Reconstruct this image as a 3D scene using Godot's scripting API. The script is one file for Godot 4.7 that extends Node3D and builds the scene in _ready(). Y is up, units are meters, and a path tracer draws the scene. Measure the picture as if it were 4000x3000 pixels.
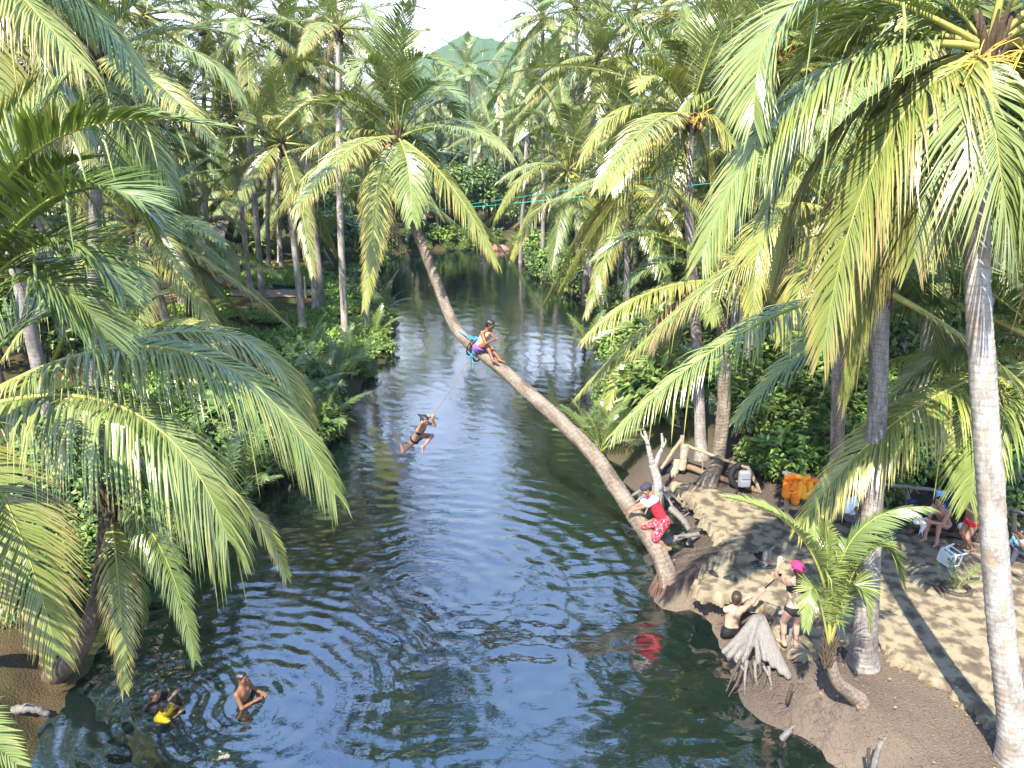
extends Node3D
# A palm-lined river with people round a leaning coconut palm and a rope swing.

var rng := RandomNumberGenerator.new()
var names := {}
var M := {}
var lib := {}
var noise := FastNoiseLite.new()
var noise2 := FastNoiseLite.new()

func _ready() -> void:
	rng.seed = 71
	noise.seed = 5
	noise.frequency = 0.35
	noise.fractal_octaves = 4
	noise2.seed = 11
	noise2.frequency = 1.9
	noise2.fractal_octaves = 3
	setup_camera()
	make_materials()
	for stage in [build_ground, build_water, build_hill, build_library, build_palms, build_grove, build_plants, build_buildings, build_props, build_people, build_litter]:
		rng.seed = 4021
		stage.call()

func setup_camera() -> void:
	var cam := Camera3D.new()
	cam.name = "camera"
	cam.position = Vector3(0, 8.5, 0)
	cam.rotation_degrees = Vector3(-17, 0, 0)
	cam.fov = 55.93
	cam.near = 0.1
	cam.far = 3000
	add_child(cam)
	cam.current = true
	var sky_mat := ProceduralSkyMaterial.new()
	sky_mat.sky_top_color = Color(0.45, 0.60, 0.84)
	sky_mat.sky_horizon_color = Color(0.97, 0.985, 1.0)
	sky_mat.sky_curve = 0.24
	sky_mat.sky_energy_multiplier = 1.12
	sky_mat.ground_horizon_color = Color(0.55, 0.58, 0.5)
	sky_mat.ground_bottom_color = Color(0.2, 0.22, 0.15)
	sky_mat.sun_angle_max = 30.0
	var sky := Sky.new()
	sky.sky_material = sky_mat
	var env := Environment.new()
	env.background_mode = Environment.BG_SKY
	env.sky = sky
	env.background_energy_multiplier = 1.0
	env.tonemap_mode = Environment.TONE_MAPPER_LINEAR
	env.tonemap_exposure = 3.3
	env.fog_enabled = true
	env.fog_density = 0.0002
	env.fog_light_color = Color(0.8, 0.9, 1.0)
	env.sdfgi_enabled = true
	env.ssao_enabled = true
	env.ssil_enabled = true
	var we := WorldEnvironment.new()
	we.name = "world_environment"
	we.environment = env
	add_child(we)
	var sun := DirectionalLight3D.new()
	sun.name = "sun"
	sun.light_energy = 1.6
	sun.light_color = Color(1.0, 0.965, 0.90)
	sun.light_angular_distance = 0.5
	sun.shadow_enabled = true
	add_child(sun)
	sun.look_at_from_position(Vector3.ZERO, Vector3(0.44, -1.27, -0.9), Vector3.UP)

# ---------------------------------------------------------------- helpers
func numbered(called: String) -> String:
	if not names.has(called):
		names[called] = 0
		return called
	names[called] += 1
	return "%s_%03d" % [called, names[called]]

func tag(o: Node3D, label: String, category: String, group := "", kind := "") -> void:
	if label != "":
		o.set_meta("label", label)
	if category != "":
		o.set_meta("category", category)
	if group != "":
		o.set_meta("group", group)
	if kind != "":
		o.set_meta("kind", kind)

func thing(called: String, at: Vector3, label: String, category: String, group := "") -> Node3D:
	var o := Node3D.new()
	o.name = numbered(called)
	add_child(o)
	o.position = at
	tag(o, label, category, group)
	return o

func part(called: String, mesh: Mesh, mat: Material, parent: Node3D) -> MeshInstance3D:
	var o := MeshInstance3D.new()
	o.name = numbered(called) if parent == self else called
	o.mesh = mesh
	if mat:
		o.material_override = mat
	parent.add_child(o, true)
	return o

func structure(called: String, mesh: Mesh, mat: Material, label: String) -> MeshInstance3D:
	var o := part(called, mesh, mat, self)
	tag(o, label, "", "", "structure")
	return o

func mesh_of(v: PackedVector3Array, idx: PackedInt32Array, col = null, nor = null, uv = null) -> ArrayMesh:
	var a := []
	a.resize(Mesh.ARRAY_MAX)
	a[Mesh.ARRAY_VERTEX] = v
	a[Mesh.ARRAY_INDEX] = idx
	if col != null:
		a[Mesh.ARRAY_COLOR] = col
	if nor != null:
		a[Mesh.ARRAY_NORMAL] = nor
	if uv != null:
		a[Mesh.ARRAY_TEX_UV] = uv
	var m := ArrayMesh.new()
	m.add_surface_from_arrays(Mesh.PRIMITIVE_TRIANGLES, a)
	return m

func smooth_normals(v: PackedVector3Array, idx: PackedInt32Array) -> PackedVector3Array:
	var n := PackedVector3Array()
	n.resize(v.size())
	for i in range(0, idx.size(), 3):
		var a := idx[i]
		var b := idx[i + 1]
		var c := idx[i + 2]
		var f := (v[c] - v[a]).cross(v[b] - v[a])
		n[a] += f
		n[b] += f
		n[c] += f
	for i in n.size():
		n[i] = n[i].normalized() if n[i].length_squared() > 1e-16 else Vector3.UP
	return n

func bez(a: Vector3, c: Vector3, b: Vector3, t: float) -> Vector3:
	return a * ((1 - t) * (1 - t)) + c * (2 * t * (1 - t)) + b * (t * t)

# a list of points along a smooth curve through the given ones
func curve_points(pts: Array, step: float) -> PackedVector3Array:
	var c := Curve3D.new()
	c.bake_interval = step
	for i in pts.size():
		var tan := Vector3.ZERO
		if i > 0 and i < pts.size() - 1:
			tan = (pts[i + 1] - pts[i - 1]) / 6.0
		c.add_point(pts[i], -tan, tan)
	return c.get_baked_points()

# a round tube along points; radius from a callable of 0..1 and angle; uv in metres
func tube(pts: PackedVector3Array, radius: Callable, sides: int, caps := true) -> ArrayMesh:
	var v := PackedVector3Array()
	var uv := PackedVector2Array()
	var idx := PackedInt32Array()
	var n := pts.size()
	var side := Vector3.RIGHT
	var run := 0.0
	for i in n:
		var t: Vector3 = (pts[mini(i + 1, n - 1)] - pts[maxi(i - 1, 0)]).normalized()
		if i == 0:
			side = t.cross(Vector3.FORWARD if absf(t.z) < 0.8 else Vector3.UP).normalized()
		else:
			run += pts[i].distance_to(pts[i - 1])
			side = (side - t * side.dot(t)).normalized()
		var up := side.cross(t)
		for k in sides + 1:
			var a := TAU * k / sides
			var r: float = radius.call(float(i) / (n - 1), a, run)
			v.append(pts[i] + (side * cos(a) + up * sin(a)) * r)
			uv.append(Vector2(float(k) / sides, run))
	for i in n - 1:
		for k in sides:
			var a := i * (sides + 1) + k
			var b := a + sides + 1
			idx.append_array([a, a + 1, b, a + 1, b + 1, b])
	if caps:
		for e in 2:
			var row := 0 if e == 0 else (n - 1) * (sides + 1)
			v.append(pts[0] if e == 0 else pts[n - 1])
			uv.append(Vector2(0.5, run * e))
			var mid := v.size() - 1
			for k in sides:
				if e == 0:
					idx.append_array([mid, row + k + 1, row + k])
				else:
					idx.append_array([mid, row + k, row + k + 1])
	var nor := smooth_normals(v, idx)
	for i in n:
		var a := i * (sides + 1)
		var s := (nor[a] + nor[a + sides]).normalized()
		nor[a] = s
		nor[a + sides] = s
	return mesh_of(v, idx, null, nor, uv)

func rod(a: Vector3, b: Vector3, r0: float, r1: float, sides := 8, wobble := 0.0) -> ArrayMesh:
	var pts := PackedVector3Array()
	var n := maxi(2, int(a.distance_to(b) / 0.12) + 1)
	for i in n:
		var t := float(i) / (n - 1)
		pts.append(a.lerp(b, t) + Vector3(noise2.get_noise_2d(t * 3.0 + a.x * 9.0, a.z), noise2.get_noise_2d(a.z * 7.0, t * 3.0), noise2.get_noise_2d(t * 3.0, a.y * 5.0 + 40.0)) * wobble)
	return tube(pts, func(t, _a, _s): return lerpf(r0, r1, t), sides)

func shared(parts: Array) -> ArrayMesh:
	var st := SurfaceTool.new()
	st.begin(Mesh.PRIMITIVE_TRIANGLES)
	for p in parts:
		if p is Array:
			st.append_from(p[0], 0, p[1])
		else:
			st.append_from(p, 0, Transform3D())
	return st.commit()

# a box with rounded edges: a sphere grid pushed onto a box
func soft_box(size: Vector3, r: float, seg := 3) -> ArrayMesh:
	var v := PackedVector3Array()
	var nor := PackedVector3Array()
	var idx := PackedInt32Array()
	var h := size * 0.5 - Vector3(r, r, r)
	for f in 6:
		var base := v.size()
		var ax := f % 3
		var sgn := 1.0 if f < 3 else -1.0
		var m := seg * 2 + 1
		for i in m + 1:
			for j in m + 1:
				var u := float(i) / m * 2.0 - 1.0
				var w := float(j) / m * 2.0 - 1.0
				var d := Vector3.ZERO
				d[ax] = sgn
				d[(ax + 1) % 3] = tan(u * PI / 4.0) * sgn
				d[(ax + 2) % 3] = tan(w * PI / 4.0)
				d = d.normalized()
				v.append(Vector3(signf(d.x) * h.x, signf(d.y) * h.y, signf(d.z) * h.z) + d * r)
				nor.append(d)
		for i in m:
			for j in m:
				var a := base + i * (m + 1) + j
				var b := a + m + 1
				idx.append_array([a, a + 1, b, b, a + 1, b + 1])
	return mesh_of(v, idx, null, nor)

func noise_tex(freq: float, ramp: Array, size := 512, as_normal := false, bump := 4.0, cellular := false, octaves := 4) -> NoiseTexture2D:
	var n := FastNoiseLite.new()
	n.seed = rng.randi() % 10000
	n.noise_type = FastNoiseLite.TYPE_CELLULAR if cellular else FastNoiseLite.TYPE_SIMPLEX_SMOOTH
	n.frequency = freq
	n.fractal_octaves = octaves
	var t := NoiseTexture2D.new()
	t.width = size
	t.height = size
	t.seamless = true
	t.noise = n
	if as_normal:
		t.as_normal_map = true
		t.bump_strength = bump
	elif ramp.size():
		var g := Gradient.new()
		var off := PackedFloat32Array()
		var cols := PackedColorArray()
		for r in ramp:
			off.append(r[0])
			cols.append((r[1] as Color).linear_to_srgb())
		g.offsets = off
		g.colors = cols
		t.color_ramp = g
	return t

# bark over 3 m of trunk: leaf scars, fissures, lichen and stains
func bark_texture(light: Color, dark: Color, accent: Color) -> ImageTexture:
	var n := FastNoiseLite.new()
	n.seed = rng.randi() % 1000
	n.frequency = 1.0
	n.fractal_octaves = 3
	var w := 128
	var h := 512
	var im := Image.create(w, h, false, Image.FORMAT_RGB8)
	for y in h:
		var v := 3.0 * y / h
		var fade := clampf((v - 2.6) / 0.4, 0.0, 1.0)
		for x in w:
			var a := TAU * x / w
			var cx := cos(a)
			var cy := sin(a)
			var big := lerpf(n.get_noise_3d(cx * 0.7, cy * 0.7, v * 1.4), n.get_noise_3d(cx * 0.7, cy * 0.7, (v - 3.0) * 1.4), fade)
			var fine := n.get_noise_3d(cx * 3.0, cy * 3.0, v * 16.0)
			var crack := n.get_noise_3d(cx * 7.0, cy * 7.0, v * 3.0 + 40.0)
			var scar := fposmod(v + 0.02 * sin(a * 2.0) + 0.03 * big, 0.1) / 0.1
			var t := clampf(0.62 + big * 1.1 + fine * 0.5, 0.0, 1.0)
			var c := dark.lerp(light, t)
			c = c.lerp(accent, clampf(n.get_noise_3d(cx + 9.0, cy, v * 2.5) * 2.2 - 0.15, 0.0, 0.8))
			if scar < 0.13:
				c = c.lerp(dark, 0.5)
			if crack > 0.28:
				c = c.lerp(dark, 0.6)
			im.set_pixel(x, y, c.linear_to_srgb())
	return ImageTexture.create_from_image(im)

func flat(c: Color, rough := 0.8, spec := 0.3) -> StandardMaterial3D:
	var m := StandardMaterial3D.new()
	m.albedo_color = c.linear_to_srgb()
	m.roughness = rough
	m.metallic_specular = spec
	return m

func make_materials() -> void:
	# leaves: vertex colours hold each leaflet's own green, yellow or brown
	var leaf := flat(Color.WHITE, 0.3, 0.6)
	leaf.vertex_color_use_as_albedo = true
	leaf.backlight_enabled = true
	leaf.backlight = Color(0.52, 0.58, 0.3)
	leaf.cull_mode = BaseMaterial3D.CULL_DISABLED
	M.leaf = leaf
	var broad := flat(Color.WHITE, 0.42, 0.45)
	broad.vertex_color_use_as_albedo = true
	broad.backlight_enabled = true
	broad.backlight = Color(0.4, 0.5, 0.2)
	broad.cull_mode = BaseMaterial3D.CULL_DISABLED
	M.broad = broad
	M.rachis = flat(Color(0.27, 0.265, 0.075), 0.5)
	M.rachis_green = flat(Color(0.2, 0.25, 0.05), 0.45)
	M.rachis_dead = flat(Color(0.16, 0.1, 0.055), 0.8)
	# trunks: bark stretched round the trunk, rings are geometry
	for t in [["trunk_white", Color(0.37, 0.355, 0.335), Color(0.18, 0.16, 0.138), Color(0.3, 0.225, 0.16)], ["trunk_grey", Color(0.255, 0.2338, 0.2125), Color(0.0935, 0.08075, 0.07225), Color(0.17, 0.1487, 0.1275)], ["trunk_tan", Color(0.2125, 0.1742, 0.1403), Color(0.085, 0.0663, 0.051), Color(0.1573, 0.1275, 0.09775)], ["trunk_dark", Color(0.119, 0.0935, 0.07225), Color(0.0425, 0.034, 0.0272), Color(0.085, 0.068, 0.051)]]:
		var m := flat(Color.WHITE, 0.9, 0.2)
		m.albedo_texture = bark_texture(t[1], t[2], t[3])
		m.uv1_scale = Vector3(1.0, 0.333, 1)
		M[t[0]] = m
	var fibre := flat(Color.WHITE, 0.95, 0.1)
	fibre.albedo_texture = noise_tex(0.03, [[0.0, Color(0.03, 0.022, 0.016)], [0.5, Color(0.08, 0.058, 0.04)], [1.0, Color(0.15, 0.115, 0.08)]])
	fibre.uv1_triplanar = true
	fibre.uv1_scale = Vector3(6, 1.0, 6)
	M.fibre = fibre
	var wooded := flat(Color.WHITE, 1.0, 0.0)
	wooded.vertex_color_use_as_albedo = true
	M.wooded = wooded
	M.coconut = flat(Color(0.22, 0.27, 0.05), 0.4)
	M.coconut_brown = flat(Color(0.24, 0.15, 0.06), 0.6)
	M.flower = flat(Color(0.62, 0.36, 0.07), 0.6)
	# ground
	var soil := flat(Color.WHITE, 0.95, 0.15)
	soil.vertex_color_use_as_albedo = true
	soil.albedo_texture = noise_tex(0.035, [[0.0, Color(0.5, 0.48, 0.46)], [0.45, Color(0.85, 0.84, 0.82)], [0.6, Color(1, 1, 1)], [0.66, Color(0.8, 0.78, 0.74)], [1.0, Color(1, 0.97, 0.9)]], 1024, false, 4.0, false, 5)
	soil.uv1_triplanar = true
	soil.uv1_world_triplanar = true
	soil.uv1_scale = Vector3(0.42, 0.42, 0.42)
	soil.heightmap_enabled = true
	soil.heightmap_texture = noise_tex(0.05, [], 1024, false, 4.0, false, 6)
	soil.heightmap_scale = 2.0
	M.soil = soil
	var sand := flat(Color.WHITE, 0.9, 0.2)
	sand.albedo_texture = noise_tex(0.011, [[0.0, Color(0.05355, 0.04437, 0.03442)], [0.36, Color(0.09945, 0.08032, 0.05738)], [0.46, Color(0.1492, 0.1224, 0.08262)], [0.56, Color(0.2028, 0.1722, 0.1148)], [0.75, Color(0.2295, 0.195, 0.1316)], [1.0, Color(0.1606, 0.1316, 0.08798)]], 1024, false, 4.0, false, 6)
	sand.uv1_triplanar = true
	sand.uv1_world_triplanar = true
	sand.uv1_scale = Vector3(0.23, 0.23, 0.23)
	sand.heightmap_enabled = true
	sand.heightmap_texture = noise_tex(0.03, [], 1024, false, 4.0, false, 6)
	sand.heightmap_scale = 0.35
	M.sand = sand
	var water := flat(Color(0.0035, 0.0085, 0.007), 0.02, 0.6)
	water.refraction_enabled = true
	water.refraction_scale = 0.1
	water.normal_enabled = true
	water.normal_texture = noise_tex(0.016, [], 1024, true, 5.0)
	water.normal_scale = 0.13
	water.uv1_triplanar = true
	water.uv1_world_triplanar = true
	water.uv1_scale = Vector3(0.22, 0.22, 0.45)
	M.water = water
	var weathered := flat(Color.WHITE, 0.85, 0.2)
	weathered.albedo_texture = noise_tex(0.02, [[0.0, Color(0.085, 0.0748, 0.0663)], [0.35, Color(0.1615, 0.1487, 0.136)], [0.6, Color(0.221, 0.2082, 0.1913)], [1.0, Color(0.2805, 0.2635, 0.2422)]])
	weathered.uv1_triplanar = true
	weathered.uv1_scale = Vector3(5.0, 0.6, 5.0)
	weathered.heightmap_enabled = true
	weathered.heightmap_texture = noise_tex(0.04, [])
	weathered.heightmap_scale = 2.0
	M.weathered = weathered
	M.wood = weathered.duplicate()
	M.wood.albedo_texture = noise_tex(0.02, [[0.0, Color(0.17, 0.1275, 0.085)], [0.5, Color(0.306, 0.238, 0.1615)], [1.0, Color(0.425, 0.357, 0.272)]])
	M.wood_dark = weathered.duplicate()
	M.wood_dark.albedo_texture = noise_tex(0.02, [[0.0, Color(0.0425, 0.034, 0.02975)], [0.5, Color(0.085, 0.068, 0.05525)], [1.0, Color(0.1445, 0.119, 0.0935)]])
	M.bamboo = weathered.duplicate()
	M.bamboo.albedo_texture = noise_tex(0.02, [[0.0, Color(0.1445, 0.0935, 0.0595)], [0.5, Color(0.2295, 0.153, 0.09775)], [1.0, Color(0.306, 0.221, 0.1445)]])
	M.bleached = weathered.duplicate()
	M.bleached.albedo_texture = noise_tex(0.035, [[0.0, Color(0.085, 0.0765, 0.068)], [0.42, Color(0.17, 0.153, 0.136)], [0.5, Color(0.425, 0.408, 0.3825)], [1.0, Color(0.51, 0.493, 0.4675)]])
	M.driftwood = weathered.duplicate()
	M.driftwood.albedo_texture = noise_tex(0.03, [[0.0, Color(0.238, 0.1955, 0.136)], [0.5, Color(0.34, 0.2975, 0.221)], [1.0, Color(0.408, 0.3655, 0.289)]])

# ---------------------------------------------------------------- river, banks, path
var shore := PackedVector2Array()

func shore_line() -> void:
	# the water's edge, clockwise from the near right bank
	var pts := [Vector3(5.206, 0, -7.259), Vector3(4.872, 0, -8.557), Vector3(4.173, 0, -9.371), Vector3(3.839, 0, -10.002), Vector3(3.835, 0, -11.051), Vector3(3.926, 0, -11.72), Vector3(3.926, 0, -12.081), Vector3(3.468, 0, -12.247), Vector3(2.965, 0, -12.634), Vector3(3.047, 0, -13.473), Vector3(3.411, 0, -14.193), Vector3(3.941, 0, -14.521), Vector3(4.31, 0, -15.589), Vector3(4.141, 0, -16.515), Vector3(3.492, 0, -17.238), Vector3(3.332, 0, -18.345), Vector3(3.055, 0, -19.965), Vector3(2.658, 0, -21.191), Vector3(3.044, 0, -24.648), Vector3(4.196, 0, -30.906), Vector3(4.895, 0, -37.569), Vector3(5.137, 0, -44.823), Vector3(3.601, 0, -50.587), Vector3(1.603, 0, -56.58), Vector3(1.158, 0, -65.834), Vector3(-0.525, 0, -74.927), Vector3(-6.207, 0, -73.799), Vector3(-10.196, 0, -72.703), Vector3(-11.893, 0, -67.666), Vector3(-10.617, 0, -56.58), Vector3(-8.327, 0, -46.6), Vector3(-6.373, 0, -40.187), Vector3(-5.498, 0, -32.708), Vector3(-5.9, 0, -28.523), Vector3(-6.087, 0, -24.648), Vector3(-5.826, 0, -20.978), Vector3(-6.682, 0, -18.179), Vector3(-7.668, 0, -15.098), Vector3(-7.767, 0, -12.904), Vector3(-7.439, 0, -11.051), Vector3(-7.436, 0, -9.883), Vector3(-7.146, 0, -9), Vector3(-6.726, 0, -7.643), Vector3(-4.3, 0, -1.5), Vector3(-4.0, 0, 6), Vector3(6.5, 0, 6), Vector3(5.2, 0, -3)]
	for p in pts:
		shore.append(Vector2(p.x, p.z))

# metres inside (negative) or outside (positive) the river
func from_river(x: float, z: float) -> float:
	var p := Vector2(x, z)
	var best := 1e9
	var n := shore.size()
	var inside := false
	for i in n:
		var a := shore[i]
		var b := shore[(i + 1) % n]
		var ab := b - a
		var h := clampf((p - a).dot(ab) / ab.length_squared(), 0.0, 1.0)
		best = minf(best, p.distance_squared_to(a + ab * h))
		if (a.y > z) != (b.y > z) and x < (b.x - a.x) * (z - a.y) / (b.y - a.y) + a.x:
			inside = not inside
	return -sqrt(best) if inside else sqrt(best)

func ground_height(x: float, z: float) -> float:
	var d := from_river(x, z)
	d += noise.get_noise_2d(x * 2.2, z * 2.2) * 0.35 * smoothstep(0.0, 10.0, absf(z) + 3.0)
	if d < 0.0:
		return maxf(-1.6, d * 0.75 - 0.03)
	var right := x > 0.0
	var top := 0.62 if right else 0.55
	var h := top * smoothstep(-0.05, 0.75 if right else 1.1, d)
	h += (noise2.get_noise_2d(x, z) * 0.05 + noise2.get_noise_2d(x * 4.0, z * 4.0) * 0.03) * smoothstep(0.1, 1.0, d)
	# away from the sandy landing the ground rolls and slowly rises
	if right:
		var away := smoothstep(2.0, 9.0, d) * smoothstep(13.5, 19.0, -z)
		h += away * (0.9 + 0.9 * noise.get_noise_2d(x * 0.25, z * 0.25)) + smoothstep(8.0, 60.0, d) * 7.0 * smoothstep(20.0, 60.0, -z)
		h += 0.9 * exp(-(pow(x - 7.6, 2.0) / 6.0 + pow(z + 21.0, 2.0) / 5.0))
	else:
		h += smoothstep(1.5, 12.0, d) * (0.5 + 0.3 * noise.get_noise_2d(x * 0.3, z * 0.3)) + smoothstep(15.0, 60.0, d) * 3.0
	if -z > 70.0:
		h += smoothstep(70.0, 130.0, -z) * 6.0
	return h

func build_ground() -> void:
	shore_line()
	var zs := PackedFloat32Array()
	var z := 4.0
	while z > -170.0:
		zs.append(z)
		z -= 0.16 + maxf(0.0, -z - 8.0) * 0.022
	zs.append(-400.0)
	zs.append(-1500.0)
	var nx := 190
	var v := PackedVector3Array()
	var col := PackedColorArray()
	var idx := PackedInt32Array()
	for i in zs.size():
		var half := 12.0 + maxf(0.0, -zs[i]) * 0.95
		for k in nx + 1:
			var u := float(k) / nx * 2.0 - 1.0
			var x := u * half
			var y := ground_height(x, zs[i])
			v.append(Vector3(x, y, zs[i]))
			var patch := noise.get_noise_2d(x * 0.7 + 31.0, zs[i] * 0.7)
			var c := Color(0.09, 0.073, 0.06)
			if x > 0 and zs[i] > -13.0:
				c = c.lerp(Color(0.1496, 0.1188, 0.0924), clampf(0.5 + patch * 1.4, 0.0, 1.0))
			if x < 0:
				c = Color(0.075, 0.055, 0.035).lerp(Color(0.05, 0.065, 0.02), clampf(0.5 + patch * 2.0, 0.0, 1.0))
			elif zs[i] < -19.0:
				c = c.lerp(Color(0.06, 0.06, 0.025), clampf(0.6 + patch * 2.0, 0.0, 1.0))
			col.append(c)
	for i in zs.size() - 1:
		for k in nx:
			var a := i * (nx + 1) + k
			var b := a + nx + 1
			idx.append_array([a, b, a + 1, a + 1, b, b + 1])
	structure("ground", mesh_of(v, idx, col, smooth_normals(v, idx)), M.soil, "brown earth banks and ground under the palms")
	build_path()

func build_path() -> void:
	var outline := [Vector3(4.093, 0.68, -16.955), Vector3(4.937, 0.68, -16.801), Vector3(5.394, 0.68, -16.354), Vector3(5.821, 0.68, -15.52), Vector3(6.219, 0.68, -14.942), Vector3(7.52, 0.68, -14.697), Vector3(8.387, 0.68, -14.697), Vector3(8.867, 0.68, -14.4), Vector3(9.498, 0.68, -14.113), Vector3(10.402, 0.68, -13.782), Vector3(11.654, 0.68, -13.258), Vector3(11.591, 0.68, -11.306), Vector3(8.133, 0.68, -7.219), Vector3(7.303, 0.68, -7.786), Vector3(7.034, 0.68, -8.376), Vector3(6.939, 0.68, -8.571), Vector3(6.828, 0.68, -8.878), Vector3(6.75, 0.68, -9.202), Vector3(6.627, 0.68, -9.546), Vector3(6.415, 0.68, -9.756), Vector3(6.237, 0.68, -9.974), Vector3(6.251, 0.68, -10.433), Vector3(5.774, 0.68, -10.433), Vector3(5.398, 0.68, -10.365), Vector3(5.104, 0.68, -10.069), Vector3(4.779, 0.68, -10.102), Vector3(4.648, 0.68, -10.265), Vector3(4.602, 0.68, -10.433), Vector3(4.48, 0.68, -10.711), Vector3(4.715, 0.68, -11.002), Vector3(4.643, 0.68, -11.463), Vector3(4.464, 0.68, -11.788), Vector3(4.104, 0.68, -11.872), Vector3(3.825, 0.68, -11.914), Vector3(3.489, 0.68, -12.085), Vector3(3.64, 0.68, -12.441), Vector3(3.9, 0.68, -12.767), Vector3(3.908, 0.68, -13.107), Vector3(4.185, 0.68, -13.258), Vector3(4.403, 0.68, -13.568), Vector3(4.519, 0.68, -13.891), Vector3(4.49, 0.68, -14.4), Vector3(4.398, 0.68, -14.818), Vector3(4.349, 0.68, -15.454), Vector3(4.235, 0.68, -16.282)]
	# a fine sheet of cells inside the warped outline; its rim crumbles down into the soil
	var poly := PackedVector2Array()
	for p in outline:
		poly.append(Vector2(p.x, p.z))
	var cell := 0.055
	var lo := Vector2(2.2, -17.2)
	var nx := int(9.4 / cell)
	var nz := int(11.6 / cell)
	var ins := PackedByteArray()
	ins.resize((nx + 1) * (nz + 1))
	for i in nz + 1:
		for k in nx + 1:
			var p := lo + Vector2(k, i) * cell
			var w := Vector2(noise2.get_noise_2d(p.x * 1.7, p.y * 1.7), noise2.get_noise_2d(p.x * 1.7 + 55.0, p.y * 1.7)) * 0.18 + Vector2(noise2.get_noise_2d(p.x * 8.0, p.y * 8.0), noise2.get_noise_2d(p.x * 8.0 + 55.0, p.y * 8.0)) * 0.09
			ins[i * (nx + 1) + k] = 1 if Geometry2D.is_point_in_polygon(p + w, poly) else 0
	var v := PackedVector3Array()
	var idx := PackedInt32Array()
	var at := {}
	for i in nz:
		for k in nx:
			var q := [i * (nx + 1) + k, i * (nx + 1) + k + 1, (i + 1) * (nx + 1) + k, (i + 1) * (nx + 1) + k + 1]
			if ins[q[0]] + ins[q[1]] + ins[q[2]] + ins[q[3]] == 0:
				continue
			for g in q:
				if not at.has(g):
					var gx: int = g % (nx + 1)
					var gz: int = g / (nx + 1)
					var p := lo + Vector2(gx, gz) * cell
					var y := 0.71 + noise2.get_noise_2d(p.x * 1.5, p.y * 1.5) * 0.014 if ins[g] else 0.52
					at[g] = v.size()
					v.append(Vector3(p.x + noise2.get_noise_2d(p.x * 20.0, p.y * 20.0) * 0.01, y, p.y + noise2.get_noise_2d(p.x * 20.0, p.y * 20.0 + 9.0) * 0.01))
			idx.append_array([at[q[0]], at[q[1]], at[q[2]], at[q[1]], at[q[3]], at[q[2]]])
	structure("sand_path", mesh_of(v, idx, null, smooth_normals(v, idx)), M.sand, "pale yellow sandstone landing with a crumbling edge")

func wave(x: float, z: float) -> float:
	var y := 0.0
	for s in [[Vector3(-4.352, 0, -9.824), 0.011, 0.34, 2.2], [Vector3(-5.608, 0, -9.765), 0.011, 0.3, 1.8], [Vector3(-1.87, 0, -13.184), 0.0045, 0.5, 9.0], [Vector3(2.535, 0, -10.773), 0.003, 0.42, 5.0]]:
		var c: Vector3 = s[0]
		var d := Vector2(x - c.x, z - c.z).length() + noise.get_noise_2d(x * 1.5, z * 1.5) * 0.12
		y += s[1] * cos(d * TAU / s[2]) * exp(-d / s[3]) * smoothstep(0.0, 0.3, d)
	var swell := noise.get_noise_2d(x * 0.5, z * 0.5)
	y += 0.0036 * sin(z * 14.0 + x * 1.2 + swell * 9.0) * (0.45 + swell)
	y += 0.0024 * sin(z * 9.0 - x * 1.9 + noise.get_noise_2d(x, z + 50.0) * 7.0)
	y += 0.0016 * sin(z * 23.0 + x * 4.0 + noise.get_noise_2d(x * 1.4, z + 90.0) * 9.0)
	y += 0.007 * noise2.get_noise_2d(x * 0.5, z * 1.2)
	return y

func build_water() -> void:
	var v := PackedVector3Array()
	var idx := PackedInt32Array()
	var zs := PackedFloat32Array()
	var z := 2.0
	while z > -95.0:
		zs.append(z)
		z -= 0.085 if z > -16.0 else 0.085 + (-z - 16.0) * 0.012
	var nx := 190
	for i in zs.size():
		var half := 9.0 + maxf(0.0, -zs[i] - 12.0) * 0.2
		for k in nx + 1:
			var x := (float(k) / nx * 2.0 - 1.0) * half - 0.4
			v.append(Vector3(x, wave(x, zs[i]), zs[i]))
	for i in zs.size() - 1:
		for k in nx:
			var a := i * (nx + 1) + k
			var b := a + nx + 1
			idx.append_array([a, b, a + 1, a + 1, b, b + 1])
	structure("water", mesh_of(v, idx, null, smooth_normals(v, idx)), M.water, "dark rippled river water mirroring palms and sky")

func build_hill() -> void:
	var v := PackedVector3Array()
	var idx := PackedInt32Array()
	var col := PackedColorArray()
	var nx := 260
	var nz := 40
	var n := FastNoiseLite.new()
	n.seed = 8
	n.noise_type = FastNoiseLite.TYPE_CELLULAR
	n.frequency = 0.09
	for i in nz + 1:
		for k in nx + 1:
			var x := -420.0 + 840.0 * k / nx
			var t := float(i) / nz
			var z := -520.0 - 260.0 * t
			var ridge := 20.0 + 92.0 * exp(-pow((x + 20.0) / 170.0, 2.0)) + 16.0 * exp(-pow((x - 55.0) / 50.0, 2.0)) + 9.0 * exp(-pow((x + 45.0) / 30.0, 2.0))
			var y := ridge * sin(t * PI * 0.5) + noise.get_noise_2d(x * 0.06, z * 0.06) * 9.0 - n.get_noise_2d(x, z) * 4.0
			v.append(Vector3(x, y, z))
			var g := 0.5 + 0.5 * n.get_noise_2d(x * 0.6 + 90.0, z)
			col.append(Color(0.04, 0.072, 0.024).lerp(Color(0.072, 0.104, 0.036), g))
	for i in nz:
		for k in nx:
			var a := i * (nx + 1) + k
			var b := a + nx + 1
			idx.append_array([a, b, a + 1, a + 1, b, b + 1])
	structure("hill", mesh_of(v, idx, col), M.wooded, "distant forested hill under the pale sky")

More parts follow.
